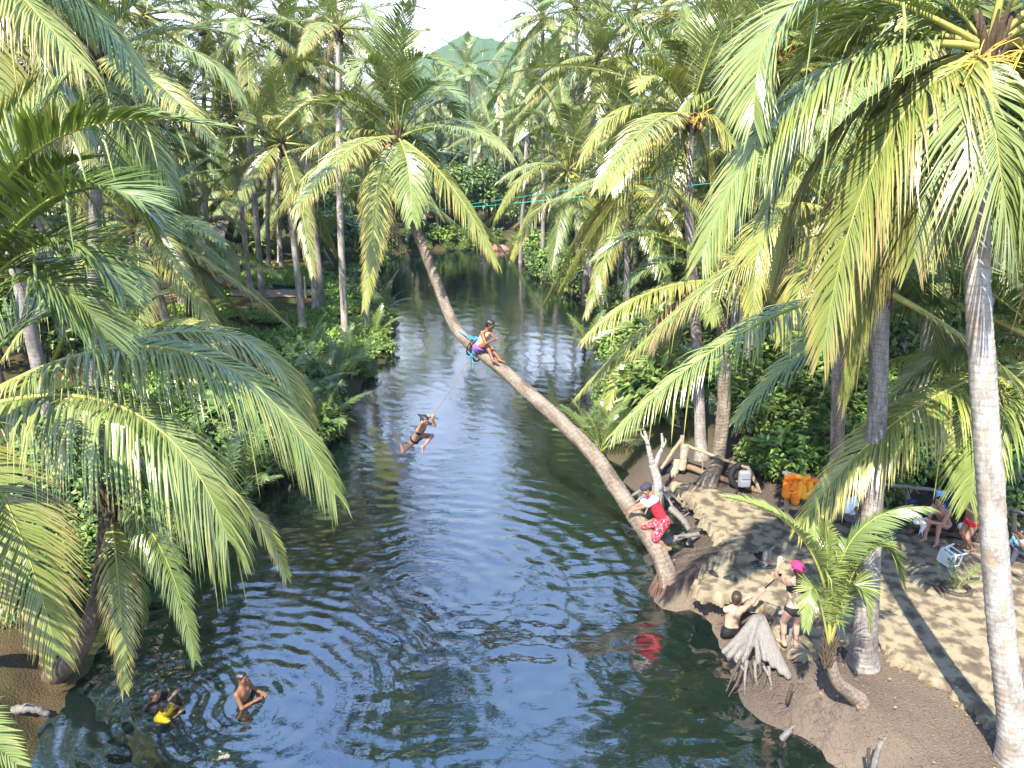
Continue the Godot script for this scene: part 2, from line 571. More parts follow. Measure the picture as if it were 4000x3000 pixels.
# ---------------------------------------------------------------- palm fronds
# tone: 0 green, 1 yellow-green, 2 dead brown, 3 dark green, 4 green with yellow and brown tips
func leaf_tone(tone: int) -> Array:
	var g := Color(0.085, 0.145, 0.022)
	var tip := Color(0.20, 0.21, 0.04)
	var r := rng.randf()
	match tone:
		0:
			g = Color(0.098, 0.16, 0.046).lerp(Color(0.165, 0.212, 0.062), r)
			tip = Color(0.34, 0.31, 0.11) if rng.randf() < 0.22 else g * 1.2
		1:
			g = Color(0.145, 0.2, 0.05).lerp(Color(0.265, 0.27, 0.07), r * r)
			tip = Color(0.3, 0.2, 0.08) if rng.randf() < 0.3 else Color(0.36, 0.34, 0.09)
		2:
			g = Color(0.15, 0.105, 0.05).lerp(Color(0.24, 0.175, 0.085), r)
			tip = Color(0.26, 0.2, 0.12)
		3:
			g = Color(0.064, 0.118, 0.038).lerp(Color(0.1, 0.155, 0.05), r)
			tip = g * 1.2
		4:
			g = Color(0.115, 0.172, 0.047).lerp(Color(0.185, 0.215, 0.062), r)
			tip = Color(0.32, 0.2, 0.09) if rng.randf() < 0.35 else Color(0.3, 0.29, 0.09)
	return [g, tip]

# c0, c1, c2: control points of the rachis; gap: metres between leaflets; fold: modelled midrib
func frond_parts(c0: Vector3, c1: Vector3, c2: Vector3, leaf: float, tone: int, fold: bool, gap: float, wide := 0.036, petiole := 0.16, lift := 0.35, sag := 0.55) -> Array:
	var seg := 18
	var pts := PackedVector3Array()
	var length := 0.0
	for i in seg + 1:
		pts.append(bez(c0, c1, c2, float(i) / seg))
		if i:
			length += pts[i].distance_to(pts[i - 1])
	var thick := 0.0066 * length
	var rachis := tube(pts, func(t, a, _s): return thick * (0.8 * pow(1.0 - t, 3.0) + 0.8 * (1.0 - t) + 0.12) * (0.75 + 0.25 * absf(cos(a))), 6 if fold else 4)
	var v := PackedVector3Array()
	var col := PackedColorArray()
	var idx := PackedInt32Array()
	var n := maxi(8, int(length * (1.0 - petiole) / gap))
	var seed_x := rng.randf() * 100.0
	var steps := 3 if fold else 2
	var prev_side := Vector3.ZERO
	var bald := rng.randf_range(0.3, 0.9)
	for i in n:
		var f := float(i) / n
		var t := petiole + (1.0 - petiole) * f
		var p := bez(c0, c1, c2, t)
		var tan := ((c1 - c0) * (1.0 - t) + (c2 - c1) * t).normalized()
		var side := tan.cross(Vector3.UP)
		if side.length() < 0.25 and prev_side != Vector3.ZERO:
			side = prev_side
		side = (side - tan * side.dot(tan)).normalized()
		if prev_side != Vector3.ZERO and side.dot(prev_side) < 0.0:
			side = -side
		if prev_side != Vector3.ZERO:
			side = prev_side.lerp(side, 0.3).normalized()
		prev_side = side
		var up := side.cross(tan).normalized()
		var clump := noise2.get_noise_1d(seed_x + f * 9.0)
		var long := leaf * clampf(0.45 + 2.6 * f, 0.0, 1.0) * (1.0 - 0.74 * pow(f, 2.2)) * rng.randf_range(0.88, 1.06)
		var lay := lerpf(0.35, 1.05, f) + clump * 0.22
		for s in [-1.0, 1.0]:
			var ahead := lay + rng.randfn(0.0, 0.055)
			if rng.randf() < 0.025 or (absf(f - bald) < 0.012 and s > 0):
				continue
			var tones := leaf_tone(tone)
			var rise := lift * (1.0 - 0.4 * f) + clump * 0.15 + rng.randf_range(-0.08, 0.08)
			var dir: Vector3 = (side * s * cos(rise) + up * sin(rise)).normalized()
			dir = (dir * cos(ahead) + tan * sin(ahead)).normalized()
			var fall := sag * rng.randf_range(0.75, 1.25) + clump * 0.15
			if rng.randf() < 0.02:
				fall += 0.9
			var across := (tan - dir * tan.dot(dir)).normalized()
			var w := wide * rng.randf_range(0.85, 1.12)
			var base := v.size()
			for k in steps:
				var u := float(k) / steps
				var q := p + dir * (long * u * (1.0 - 0.22 * fall * u)) + Vector3.DOWN * (fall * long * u * u)
				var along := (dir * (1.0 - 0.44 * fall * u) + Vector3.DOWN * (2.0 * fall * u)).normalized()
				var c2x := (across - along * across.dot(along)).normalized()
				var nn := c2x.cross(along)
				var ww: float = w * [0.45, 1.0, 0.8][k] if fold else w * [0.7, 1.0][k]
				var c: Color = tones[0].lerp(tones[1], u * u * 1.3 if u > 0.4 else 0.0)
				if fold:
					v.append(q - c2x * ww * 0.5 + nn * ww * 0.16)
					v.append(q - nn * ww * 0.1)
					v.append(q + c2x * ww * 0.5 + nn * ww * 0.16)
					col.append(c)
					col.append(c.lerp(Color(0.34, 0.32, 0.07), 0.3) if tone != 2 else c)
					col.append(c)
				else:
					v.append(q - c2x * ww * 0.5)
					v.append(q + c2x * ww * 0.5)
					col.append(c)
					col.append(c)
			v.append(p + dir * (long * (1.0 - 0.22 * fall)) + Vector3.DOWN * (fall * long))
			col.append(tones[1])
			var last := v.size() - 1
			if fold:
				for k in steps - 1:
					var a := base + k * 3
					idx.append_array([a, a + 1, a + 3, a + 1, a + 4, a + 3, a + 1, a + 2, a + 4, a + 2, a + 5, a + 4])
				var e := base + (steps - 1) * 3
				idx.append_array([e, e + 1, last, e + 1, e + 2, last])
			else:
				idx.append_array([base, base + 1, base + 2, base + 1, base + 3, base + 2, base + 2, base + 3, last])
	return [rachis, mesh_of(v, idx, col)]

func two_surfaces(pair: Array, rachis_mat: Material) -> ArrayMesh:
	var m := ArrayMesh.new()
	m.add_surface_from_arrays(Mesh.PRIMITIVE_TRIANGLES, pair[0].surface_get_arrays(0))
	m.add_surface_from_arrays(Mesh.PRIMITIVE_TRIANGLES, pair[1].surface_get_arrays(0))
	m.surface_set_material(0, rachis_mat)
	m.surface_set_material(1, M.leaf)
	return m

const ELEVATIONS := [82, 66, 50, 34, 18, 2, -18, -42]

func build_library() -> void:
	# fronds that point along +x, by the angle at which they leave the crown
	for lod in 2:
		for e in ELEVATIONS.size():
			var list := []
			for k in (3 if lod == 0 else 3):
				var a := deg_to_rad(ELEVATIONS[e] + rng.randf_range(-6, 6))
				var len := rng.randf_range(4.3, 5.0)
				var c1 := Vector3(cos(a), sin(a), 0) * len * 0.5
				var bend := lerpf(0.95, 0.4, clampf((ELEVATIONS[e] + 42) / 124.0, 0, 1)) * len * 0.5
				var c2 := c1 + Vector3(cos(a) * 0.75 + 0.12, sin(a) * 0.55, rng.randf_range(-0.18, 0.18)).normalized() * len * 0.5 + Vector3.DOWN * bend
				var tone: int = [0, 0, 4][k] if e < 5 else [0, 4, 1][k]
				var pr := frond_parts(Vector3.ZERO, c1, c2, 0.95 if lod == 0 else 1.0, tone, lod == 0, 0.042 if lod == 0 else 0.07, 0.033 if lod == 0 else 0.052, 0.14, lerpf(0.55, 0.25, e / 7.0), [0.1, 0.14, 0.2, 0.28, 0.38, 0.48, 0.58, 0.6][e] * rng.randf_range(0.8, 1.25))
				list.append(two_surfaces(pr, M.rachis if k else M.rachis_green))
			lib["frond_%d_%d" % [lod, e]] = list
	var dead := []
	for k in 3:
		var c1 := Vector3(0.9, -0.5 - 0.4 * k, 0.1)
		var c2 := Vector3(1.0 + 0.3 * k, -3.4, 0.2 - 0.3 * k)
		dead.append(two_surfaces(frond_parts(Vector3.ZERO, c1, c2, 0.7, 2, false, 0.1, 0.035, 0.2, -0.2, 1.3), M.rachis_dead))
	lib["frond_dead"] = dead
	lib["nut"] = nut_mesh()
	lib["stalk"] = stalk_mesh()
	lib["heart"] = heart_mesh()

func nut_mesh() -> ArrayMesh:
	var v := PackedVector3Array()
	var idx := PackedInt32Array()
	for i in 9:
		for k in 11:
			var th := PI * i / 8.0
			var ph := TAU * k / 10.0
			var r := 0.105 * (1.0 + 0.06 * cos(3.0 * ph) * sin(th))
			v.append(Vector3(sin(th) * cos(ph) * r, cos(th) * 0.135, sin(th) * sin(ph) * r))
	for i in 8:
		for k in 10:
			var a := i * 11 + k
			idx.append_array([a, a + 1, a + 11, a + 1, a + 12, a + 11])
	return mesh_of(v, idx, null, smooth_normals(v, idx))

func stalk_mesh() -> ArrayMesh:
	var list := []
	for k in 22:
		var a := rng.randf() * TAU
		var e := rng.randf_range(-0.6, 0.9)
		var d := Vector3(cos(a) * cos(e), sin(e), sin(a) * cos(e))
		list.append(tube(PackedVector3Array([d * 0.03, d * 0.22, d * 0.42 + Vector3.DOWN * 0.06]), func(t, _a, _s): return 0.009 * (1.0 - t * 0.7), 4, false))
	return shared(list)

# brown leaf sheaths and fibre round the growing point
func heart_mesh() -> ArrayMesh:
	var list := []
	for k in 34:
		var a := k * 2.4
		var o := Vector3(cos(a), 0, sin(a))
		var y := -0.5 + 0.022 * k
		list.append(tube(PackedVector3Array([Vector3(0, y - 0.12, 0) + o * 0.09, Vector3(0, y + 0.06, 0) + o * 0.14, Vector3(0, y + 0.2 + 0.12 * rng.randf(), 0) + o * (0.19 + 0.07 * rng.randf())]), func(t, an, _s): return lerpf(0.07, 0.014, t) * (1.0 - 0.45 * absf(sin(an))), 5))
	return shared(list)

func crown_bits(t: Node3D, at: Vector3, nuts: int, flower: bool, size := 1.0) -> void:
	var h := part("leaf_sheath", lib.heart, M.fibre, t)
	h.position = at
	h.scale = Vector3.ONE * size
	for k in nuts:
		var a := rng.randf() * TAU
		var c := part("coconut", lib.nut, M.coconut if rng.randf() < 0.75 else M.coconut_brown, t)
		c.position = at + Vector3(cos(a) * 0.3, -0.22 - 0.26 * rng.randf(), sin(a) * 0.3) * size
		c.rotation = Vector3(rng.randf() * 0.7, rng.randf() * 6.0, rng.randf() * 0.7)
		c.scale = Vector3.ONE * size * rng.randf_range(0.85, 1.1)
	if flower:
		for k in 2:
			var f := part("flower_stalk", lib.stalk, M.flower, t)
			f.position = at + Vector3(0.2 - 0.45 * k, -0.05 - 0.1 * k, 0.25)

func trunk_mesh(pts: Array, r0: float, r1: float, swell := 1.7, fine := true, rough := 1.0) -> ArrayMesh:
	var line := curve_points(pts, 0.04 if fine else 0.25)
	var total := 0.0
	for i in line.size() - 1:
		total += line[i].distance_to(line[i + 1])
	var ph := rng.randf() * 10.0
	var ring := rng.randf_range(0.085, 0.11)
	return tube(line, func(t, a, s):
		var r := lerpf(r0, r1, pow(t, 0.7)) * (1.0 + (swell - 1.0) * exp(-pow(s / 0.55, 1.6)))
		if fine:
			var k := fmod(s + 0.018 * sin(a * 2.0 + ph) + 0.012 * sin(a * 3.0 + s * 4.0), ring) / ring
			r *= 1.0 + rough * (0.035 * (k - 0.5) + 0.04 * noise2.get_noise_2d(cos(a) * 1.2 + ph, s * 1.8) + 0.03 * noise2.get_noise_2d(sin(a) * 3.0, s * 6.0))
		return r, 14 if fine else 8)

# fronds: [point halfway, tip, tone, leaflet length]
func hero_palm(label: String, trunk: Array, r0: float, r1: float, bark: String, fronds: Array, leaf: float, fill := 0, nuts := 0, flower := false, swell := 1.7, called := "coconut_palm") -> Node3D:
	var base: Vector3 = trunk[0]
	var crown: Vector3 = trunk[trunk.size() - 1]
	var t := thing(called, base, label, "palm tree", "coconut palms along the river")
	if trunk.size() > 1:
		var pts := []
		for p in trunk:
			pts.append(p - base)
		pts.insert(0, pts[0] + (pts[0] - pts[1]).normalized() * 0.15 + Vector3.DOWN * 0.35)
		part("trunk", trunk_mesh(pts, r0, r1, swell, true, 1.9 if bark == "trunk_tan" else 1.2), M[bark], t)
	var c := crown - base
	crown_bits(t, c, nuts, flower, clampf(r1 / 0.13, 0.5, 1.1))
	for f in fronds:
		var mid: Vector3 = f[0] - base
		var tip: Vector3 = f[1] - base
		var c1 := mid * 2.0 - (c + tip) * 0.5
		var tone: int = f[2] if f.size() > 2 else 0
		var ll: float = f[3] if f.size() > 3 else leaf
		var start := c + (c1 - c).normalized() * 0.06
		# fronds that still rise hold their leaflets stiffly, old hanging ones let them droop
		var rise := smoothstep(-0.35, 0.75, (mid - c).normalized().y)
		var near := crown.z > -12.0
		var pr := frond_parts(start, c1, tip, ll, tone, true, (0.027 if near else 0.034) if ll > 0.65 else 0.024, (0.036 if near else 0.037) if ll > 0.65 else 0.026, 0.13, lerpf(0.22, 0.5, rise), 1.2 if tone == 2 else f[4] if f.size() > 4 else lerpf(0.62, 0.16, rise))
		var fr := part("frond", pr[0], [M.rachis, M.rachis, M.rachis_dead, M.rachis_green, M.rachis][tone], t)
		var lf := part("leaflets", pr[1], M.leaf, fr)
		lf.set_meta("kind", "stuff")
	for k in fill:
		add_generic_frond(t, c, k, fill, 0, leaf / 0.95)
	return t

func add_generic_frond(t: Node3D, c: Vector3, k: int, count: int, lod: int, size: float) -> void:
	var e := clampi(int(float(k) / count * ELEVATIONS.size() + rng.randf_range(-0.4, 0.4)), 0, ELEVATIONS.size() - 1)
	var list: Array = lib["frond_%d_%d" % [lod, e]]
	var o := MeshInstance3D.new()
	o.name = "frond"
	o.mesh = list[rng.randi() % list.size()]
	t.add_child(o, true)
	o.position = c
	o.rotation.y = k * 2.39996 + rng.randf_range(-0.25, 0.25)
	o.scale = Vector3.ONE * size * rng.randf_range(0.88, 1.1)

func grove_palm(label: String, group: String, base: Vector3, crown: Vector3, fronds: int, lod: int, bark: String, nuts := 0, dead := 0, size := 1.0) -> Node3D:
	var t := thing("coconut_palm", base, label, "palm tree", group)
	var c := crown - base
	part("trunk", trunk_mesh([Vector3.DOWN * 0.3, Vector3(c.x * 0.25, c.y * 0.45, c.z * 0.25), c], 0.19, 0.12, 1.5, lod == 0), M[bark], t)
	crown_bits(t, c, nuts, rng.randf() < 0.3)
	for k in fronds:
		add_generic_frond(t, c, k, fronds, lod, size)
	for k in dead:
		var o := MeshInstance3D.new()
		o.name = "dead_frond"
		o.mesh = lib.frond_dead[k % 3]
		t.add_child(o, true)
		o.position = c + Vector3.DOWN * 0.2
		o.rotation.y = rng.randf() * TAU
	return t

func build_palms() -> void:
	# the palm that leans out over the river and carries the swing
	var lean := hero_palm("leaning coconut palm stretching across the river with the rope swing", [Vector3(3.236, -0.063, -13), Vector3(3.203, 0.344, -13.12), Vector3(3.118, 0.595, -13.25), Vector3(2.953, 0.904, -13.45), Vector3(2.538, 1.469, -13.8), Vector3(2.176, 1.95, -14.15), Vector3(1.795, 2.399, -14.6), Vector3(1.093, 2.95, -15.3), Vector3(0.383, 3.371, -16.1), Vector3(-0.298, 3.755, -16.9), Vector3(-0.831, 4.005, -17.5), Vector3(-1.235, 4.264, -17.9), Vector3(-1.618, 4.689, -18.5), Vector3(-2.103, 5.751, -19.2), Vector3(-2.657, 7.108, -19.7), Vector3(-2.927, 8.151, -20), Vector3(-2.978, 9.118, -20)], 0.205, 0.125, "trunk_tan", [
		[Vector3(-3.337, 10.742, -20.4), Vector3(-4.027, 11.796, -21), 0], [Vector3(-3.138, 10.905, -20.8), Vector3(-3.675, 12.037, -22), 0], [Vector3(-2.609, 10.891, -20), Vector3(-1.39, 10.592, -19.3), 0], [Vector3(-3.422, 10.778, -19.7), Vector3(-3.909, 10.41, -19), 0],
		[Vector3(-4.303, 9.998, -19.4), Vector3(-5.577, 9.398, -18.6), 4], [Vector3(-4.298, 10.614, -20.3), Vector3(-5.657, 11.068, -20.8), 4], [Vector3(-4.234, 9.273, -19.6), Vector3(-5.099, 8.708, -18.8), 4], [Vector3(-4.464, 8.674, -19), Vector3(-5.762, 7.379, -18.2), 1],
		[Vector3(-3.31, 8.017, -18.8), Vector3(-3.453, 6.05, -18), 1], [Vector3(-2.542, 8.478, -18.4), Vector3(-2.343, 7.206, -17.4), 0], [Vector3(-1.618, 8.007, -19.2), Vector3(-0.37, 6.047, -18.4), 1], [Vector3(-1.404, 9.526, -19.6), Vector3(0.038, 8.557, -18.8), 4],
		[Vector3(-2.199, 10.242, -19.2), Vector3(-1.143, 9.905, -18.2), 3], [Vector3(-1.962, 10.023, -20.8), Vector3(-1.475, 9.579, -21.8), 0], [Vector3(-2.851, 11.287, -21), Vector3(-2.417, 12.062, -22.4), 0], [Vector3(-4.086, 10.183, -20.8), Vector3(-5.199, 9.82, -21.5), 0], [Vector3(-3.48, 9.94, -21), Vector3(-4.287, 9.039, -22), 3], [Vector3(-2.516, 9.01, -20.8), Vector3(-2.063, 7.628, -21.5), 3]], 0.88, 9, 2)
	# its foot: a collar of short reddish roots
	var roots := []
	for k in 150:
		var a := rng.randf() * TAU
		var d := Vector3(cos(a), 0, sin(a))
		var q := Vector3(0, rng.randf_range(0.05, 0.5), 0) + d * 0.27
		roots.append(tube(PackedVector3Array([q, q + d * 0.05 + Vector3.DOWN * 0.16, q + d * rng.randf_range(0.06, 0.2) + Vector3.DOWN * 0.45]), func(u, _a, _s): return 0.014 * (1.0 - 0.5 * u), 4, false))
	part("root_collar", shared(roots), flat(Color(0.13, 0.075, 0.055), 0.95), lean).set_meta("kind", "stuff")
	# tall pale palm at the right edge
	var tall_white := hero_palm("tall whitish trunked coconut palm at the right edge of the picture", [Vector3(6.906, 0.6, -8.019), Vector3(6.678, 1.414, -7.95), Vector3(6.211, 3.001, -7.95), Vector3(5.746, 4.783, -7.95), Vector3(5.413, 6.208, -8), Vector3(5.163, 7.511, -8.1), Vector3(5.062, 8.596, -8.2), Vector3(5.013, 9.648, -8.3)], 0.19, 0.12, "trunk_white", [
		[Vector3(3.041, 10.093, -8.1), Vector3(2.423, 8.908, -7.7), 0], [Vector3(3.139, 9.292, -8.1), Vector3(2.006, 7.56, -7.7), 0], [Vector3(4.773, 8.879, -7.6), Vector3(5.012, 7.608, -7.3), 0], [Vector3(3.934, 8.595, -8.1), Vector3(3.507, 6.447, -7.9), 4], [Vector3(4.446, 8.435, -8.4), Vector3(4.06, 5.801, -8.4), 4],
		[Vector3(5.294, 10.531, -8.6), Vector3(5.871, 11.379, -9.3), 0], [Vector3(5.829, 10.066, -8.2), Vector3(6.535, 9.251, -7.8), 0], [Vector3(5.653, 9.062, -8.2), Vector3(6.145, 7.799, -8), 0], [Vector3(5.958, 8.545, -8.6), Vector3(6.724, 6.639, -8.8), 4], [Vector3(4.334, 10.459, -8.6), Vector3(4.062, 10.952, -9.2), 0], [Vector3(4.849, 9.366, -9), Vector3(4.798, 8.364, -9.6), 3], [Vector3(5.253, 8.604, -8.9), Vector3(5.388, 7.364, -9.3), 3], [Vector3(5.999, 9.608, -9.2), Vector3(7.481, 9.008, -10.2), 0], [Vector3(5.358, 10.159, -9.4), Vector3(5.514, 10.031, -10.4), 0], [Vector3(3.769, 9.574, -8.7), Vector3(2.973, 7.944, -8.7), 0], [Vector3(3.855, 8.835, -9), Vector3(3.319, 7.133, -9.1), 4], [Vector3(4.406, 9.024, -8), Vector3(4.305, 7.52, -7.8), 4], [Vector3(4.184, 10.124, -9.2), Vector3(3.406, 9.424, -9.6), 0]], 1.05, 0, 7, true)
	var top: Vector3 = Vector3(5.013, 9.648, -8.3) - tall_white.position
	for k in 12:
		add_generic_frond(tall_white, top, k % 7, 8, 0, 1.0)
		tall_white.get_child(tall_white.get_child_count() - 1).rotation.y = -0.9 + 2.5 * k / 11.0
	# palm behind it whose crown is hidden right of the frame
	var edge := hero_palm("coconut palm outside the right edge whose fronds hang over the landing", [Vector3(11.777, 0.7, -12.547), Vector3(10.207, 3.561, -11.6), Vector3(8.97, 5.424, -11.5)], 0.17, 0.12, "trunk_grey", [
		[Vector3(6.134, 6.276, -11.4), Vector3(3.638, 4.532, -11), 0], [Vector3(6.286, 4.81, -10.7), Vector3(4.536, 3.073, -10.2), 1], [Vector3(7.504, 5.011, -10.6), Vector3(7.112, 3.47, -10.2), 0], [Vector3(7.552, 6.559, -11.8), Vector3(6.354, 6.268, -12), 3], [Vector3(7.786, 5.631, -11.9), Vector3(6.617, 4.551, -12), 3], [Vector3(8.706, 5.92, -12.2), Vector3(8.321, 4.686, -12.8), 3], [Vector3(8.774, 6.398, -12), Vector3(8.122, 6.637, -12.4), 3], [Vector3(9.895, 6.277, -11.5), Vector3(11.493, 4.984, -11.5), 0], [Vector3(8.542, 6.964, -11), Vector3(8.314, 7.588, -10.4), 0]], 1.12, 0, 4)
	for k in 7:
		add_generic_frond(edge, Vector3(8.97, 5.424, -11.5) - edge.position, k, 8, 0, 1.0)
		edge.get_child(edge.get_child_count() - 1).rotation.y = -0.6 + 2.4 * k / 6.0
	# palm with its crown among the drooping fronds
	hero_palm("coconut palm with yellowish drooping fronds behind the whitish trunk", [Vector3(7.481, 0.7, -15.155), Vector3(6.419, 4.342, -13.6), Vector3(6.031, 7.571, -13.8)], 0.16, 0.12, "trunk_grey", [
		[Vector3(5.484, 6.957, -13.2), Vector3(4.885, 5.414, -12.8), 1], [Vector3(4.704, 7.553, -13.4), Vector3(4.423, 5.798, -13), 1], [Vector3(4.963, 8.394, -13.8), Vector3(4.17, 8.218, -13.6), 0], [Vector3(6.284, 6.676, -13.4), Vector3(6.488, 4.925, -13), 4], [Vector3(6.899, 7.664, -13.8), Vector3(7.817, 6.36, -13.6), 3], [Vector3(5.644, 8.843, -14), Vector3(5.206, 9.681, -14.6), 0], [Vector3(6.32, 9.029, -14.2), Vector3(6.954, 9.924, -14.8), 0], [Vector3(7.217, 8.483, -14.4), Vector3(8.571, 8.193, -14.8), 0]], 0.85, 5, 5)
	# thick trunk in the middle of the landing
	hero_palm("coconut palm with thick grey trunk standing on the sandy landing", [Vector3(5.778, 0.62, -10.05), Vector3(5.651, 1.618, -9.95), Vector3(5.663, 3.244, -10.3), Vector3(5.683, 4.634, -10.6), Vector3(5.586, 6.668, -10.9)], 0.2, 0.13, "trunk_grey", [
		[Vector3(6.254, 6.722, -11.3), Vector3(7.26, 5.177, -11.6), 3], [Vector3(5.321, 6.802, -11.3), Vector3(5.043, 5.833, -11.6), 3], [Vector3(5.946, 7.295, -11.5), Vector3(6.582, 7.638, -12.2), 3], [Vector3(6.293, 7.132, -11.2), Vector3(7.213, 6.417, -11.2), 3], [Vector3(5.86, 7.223, -11.8), Vector3(6.095, 7.378, -12.8), 3]], 0.85, 6, 0, false, 2.0)
	# tall slender palm behind the dead tree, orange flowers
	hero_palm("tall slender coconut palm with orange flower stalks behind the leaning fence", [Vector3(5.218, 0.8, -18.535), Vector3(5.201, 2.599, -19.3), Vector3(4.926, 5.101, -19.4), Vector3(4.606, 7.455, -19.4), Vector3(4.488, 9.649, -19.4)], 0.165, 0.12, "trunk_grey", [
		[Vector3(4.409, 10.924, -19.4), Vector3(3.853, 11.359, -19), 0], [Vector3(4.161, 10.843, -19.6), Vector3(3.332, 11.749, -19.6), 0], [Vector3(4.587, 11.053, -20), Vector3(4.4, 12.332, -20.6), 0], [Vector3(4.705, 11.163, -19.8), Vector3(4.956, 12.136, -20.4), 0], [Vector3(4.937, 11.212, -19.6), Vector3(5.595, 11.897, -19.8), 0], [Vector3(3.491, 10.639, -19.2), Vector3(2.271, 10.824, -18.6), 4], [Vector3(3.719, 10.462, -19), Vector3(2.956, 10.101, -18.2), 1], [Vector3(3.333, 9.122, -18.8), Vector3(2.395, 7.884, -18), 1], [Vector3(2.878, 9.803, -19), Vector3(1.663, 8.52, -18.4), 1], [Vector3(5.021, 9.571, -19.2), Vector3(5.428, 8.931, -18.8), 1], [Vector3(5.139, 10.406, -19.8), Vector3(6.226, 9.885, -20.2), 0], [Vector3(4.145, 8.725, -19.2), Vector3(3.874, 7.613, -18.8), 4], [Vector3(4.983, 8.602, -19.4), Vector3(5.219, 7.466, -19.2), 4]], 0.95, 10, 4, true)
	hero_palm("pinkish brown coconut palm with thick curved base in the bamboo fence", [Vector3(4.968, 0.6, -16.896), Vector3(5.31, 1.113, -17.35), Vector3(5.409, 2.465, -17.5), Vector3(5.306, 3.82, -17.5), Vector3(5.038, 5.763, -17.4)], 0.205, 0.14, "trunk_tan", [
		[Vector3(3.33, 6.853, -17), Vector3(1.885, 6.451, -16.4), 0], [Vector3(3.754, 6.255, -17.2), Vector3(2.654, 5.701, -16.8), 3], [Vector3(3.227, 5.593, -16.8), Vector3(1.611, 4.648, -16), 1], [Vector3(4.805, 5.521, -16.9), Vector3(4.604, 4.992, -16.5), 0, 0.6], [Vector3(5.458, 6.159, -17.2), Vector3(5.839, 5.338, -17), 0], [Vector3(3.704, 5.14, -17), Vector3(3.366, 4.311, -16.8), 2, 0.5], [Vector3(5.045, 6.245, -17.8), Vector3(4.796, 6.737, -18.2), 0], [Vector3(5.438, 6.326, -17.8), Vector3(5.901, 6.718, -18.2), 0], [Vector3(5.43, 5.478, -16.9), Vector3(5.792, 4.497, -16.6), 4], [Vector3(4.5, 6.326, -17.8), Vector3(3.903, 6.486, -18.6), 0]], 0.78, 5, 2, false, 1.9)
	# palm that leans over the far water
	hero_palm("coconut palm leaning from the far right bank above the water", [Vector3(5.279, 0.15, -39.823), Vector3(4.693, 1.922, -40), Vector3(3.843, 4.308, -40), Vector3(2.948, 8.088, -40)], 0.23, 0.15, "trunk_white", [
		[Vector3(3.109, 10.393, -40), Vector3(2.619, 11.391, -39), 0], [Vector3(2.739, 10.582, -40.5), Vector3(2.489, 12.621, -41), 0], [Vector3(1.974, 10.037, -39.6), Vector3(0.35, 9.557, -38.6), 3], [Vector3(1.586, 10.754, -40.4), Vector3(0.436, 10.315, -40.8), 0], [Vector3(0.804, 7.966, -39.4), Vector3(-1, 5.331, -38.4), 1], [Vector3(1.342, 6.399, -39), Vector3(-0.067, 3.66, -38), 1], [Vector3(2.525, 5.612, -39), Vector3(2.09, 3.166, -38.2), 3], [Vector3(4.043, 7.164, -39.4), Vector3(4.969, 4.985, -38.6), 1], [Vector3(4.483, 8.062, -40), Vector3(6.514, 6.895, -39.6), 0], [Vector3(3.929, 9.748, -40.4), Vector3(5.604, 10.543, -41), 0], [Vector3(3.568, 10.026, -41), Vector3(4.45, 11.51, -42), 0], [Vector3(1.506, 8.976, -40.6), Vector3(-0.137, 7.402, -40.2), 4]], 1.1, 11, 3)
	# young palm with yellow stems on the landing
	var young := hero_palm("young coconut palm with yellow leaf stems on brown soil by the stump", [Vector3(5.341, 0.58, -9.181), Vector3(5.113, 0.837, -9.1), Vector3(4.802, 1.173, -9), Vector3(4.623, 1.748, -8.95)], 0.15, 0.07, "trunk_tan", [
		[Vector3(4.352, 3.15, -8.8), Vector3(4.18, 3.909, -8.7), 0, 0.46], [Vector3(4.02, 3.507, -8.8), Vector3(2.807, 4.284, -8.7), 0, 0.5], [Vector3(4.744, 3.473, -9), Vector3(5.763, 3.985, -9), 3, 0.55], [Vector3(4.955, 3.41, -8.9), Vector3(5.45, 2.867, -8.8), 0, 0.5], [Vector3(4.775, 2.823, -9.2), Vector3(5.066, 3.095, -9.6), 3, 0.55], [Vector3(4.16, 2.891, -8.7), Vector3(4.038, 2.377, -8.5), 0, 0.36], [Vector3(4.684, 2.931, -8.7), Vector3(4.916, 2.377, -8.5), 0, 0.5], [Vector3(4.41, 3.05, -9.1), Vector3(4.274, 3.333, -9.4), 0, 0.6]], 0.5, 0, 0, false, 1.35)
	young.set_meta("category", "palm tree")
	# sapling on the right bank between the slender trunks
	hero_palm("bushy young coconut palm on the right bank left of the slender trunks", [Vector3(5.352, 0.9, -23.093), Vector3(5.376, 1.587, -23.5)], 0.14, 0.1, "trunk_tan", [
		[Vector3(4.266, 3.228, -23), Vector3(2.733, 3.182, -22.4), 0], [Vector3(5.213, 2.658, -23.5), Vector3(5.011, 3.482, -23.6), 0], [Vector3(3.91, 2.207, -22.6), Vector3(3, 0.818, -21.8), 1], [Vector3(5.34, 2.349, -23), Vector3(5.531, 1.997, -22.4), 0], [Vector3(5.726, 2.135, -23.8), Vector3(6.263, 2.547, -24.2), 0], [Vector3(4.676, 2.402, -22.8), Vector3(3.9, 1.944, -22), 0], [Vector3(4.978, 2.624, -24), Vector3(4.433, 3.297, -24.6), 3]], 0.75, 4)
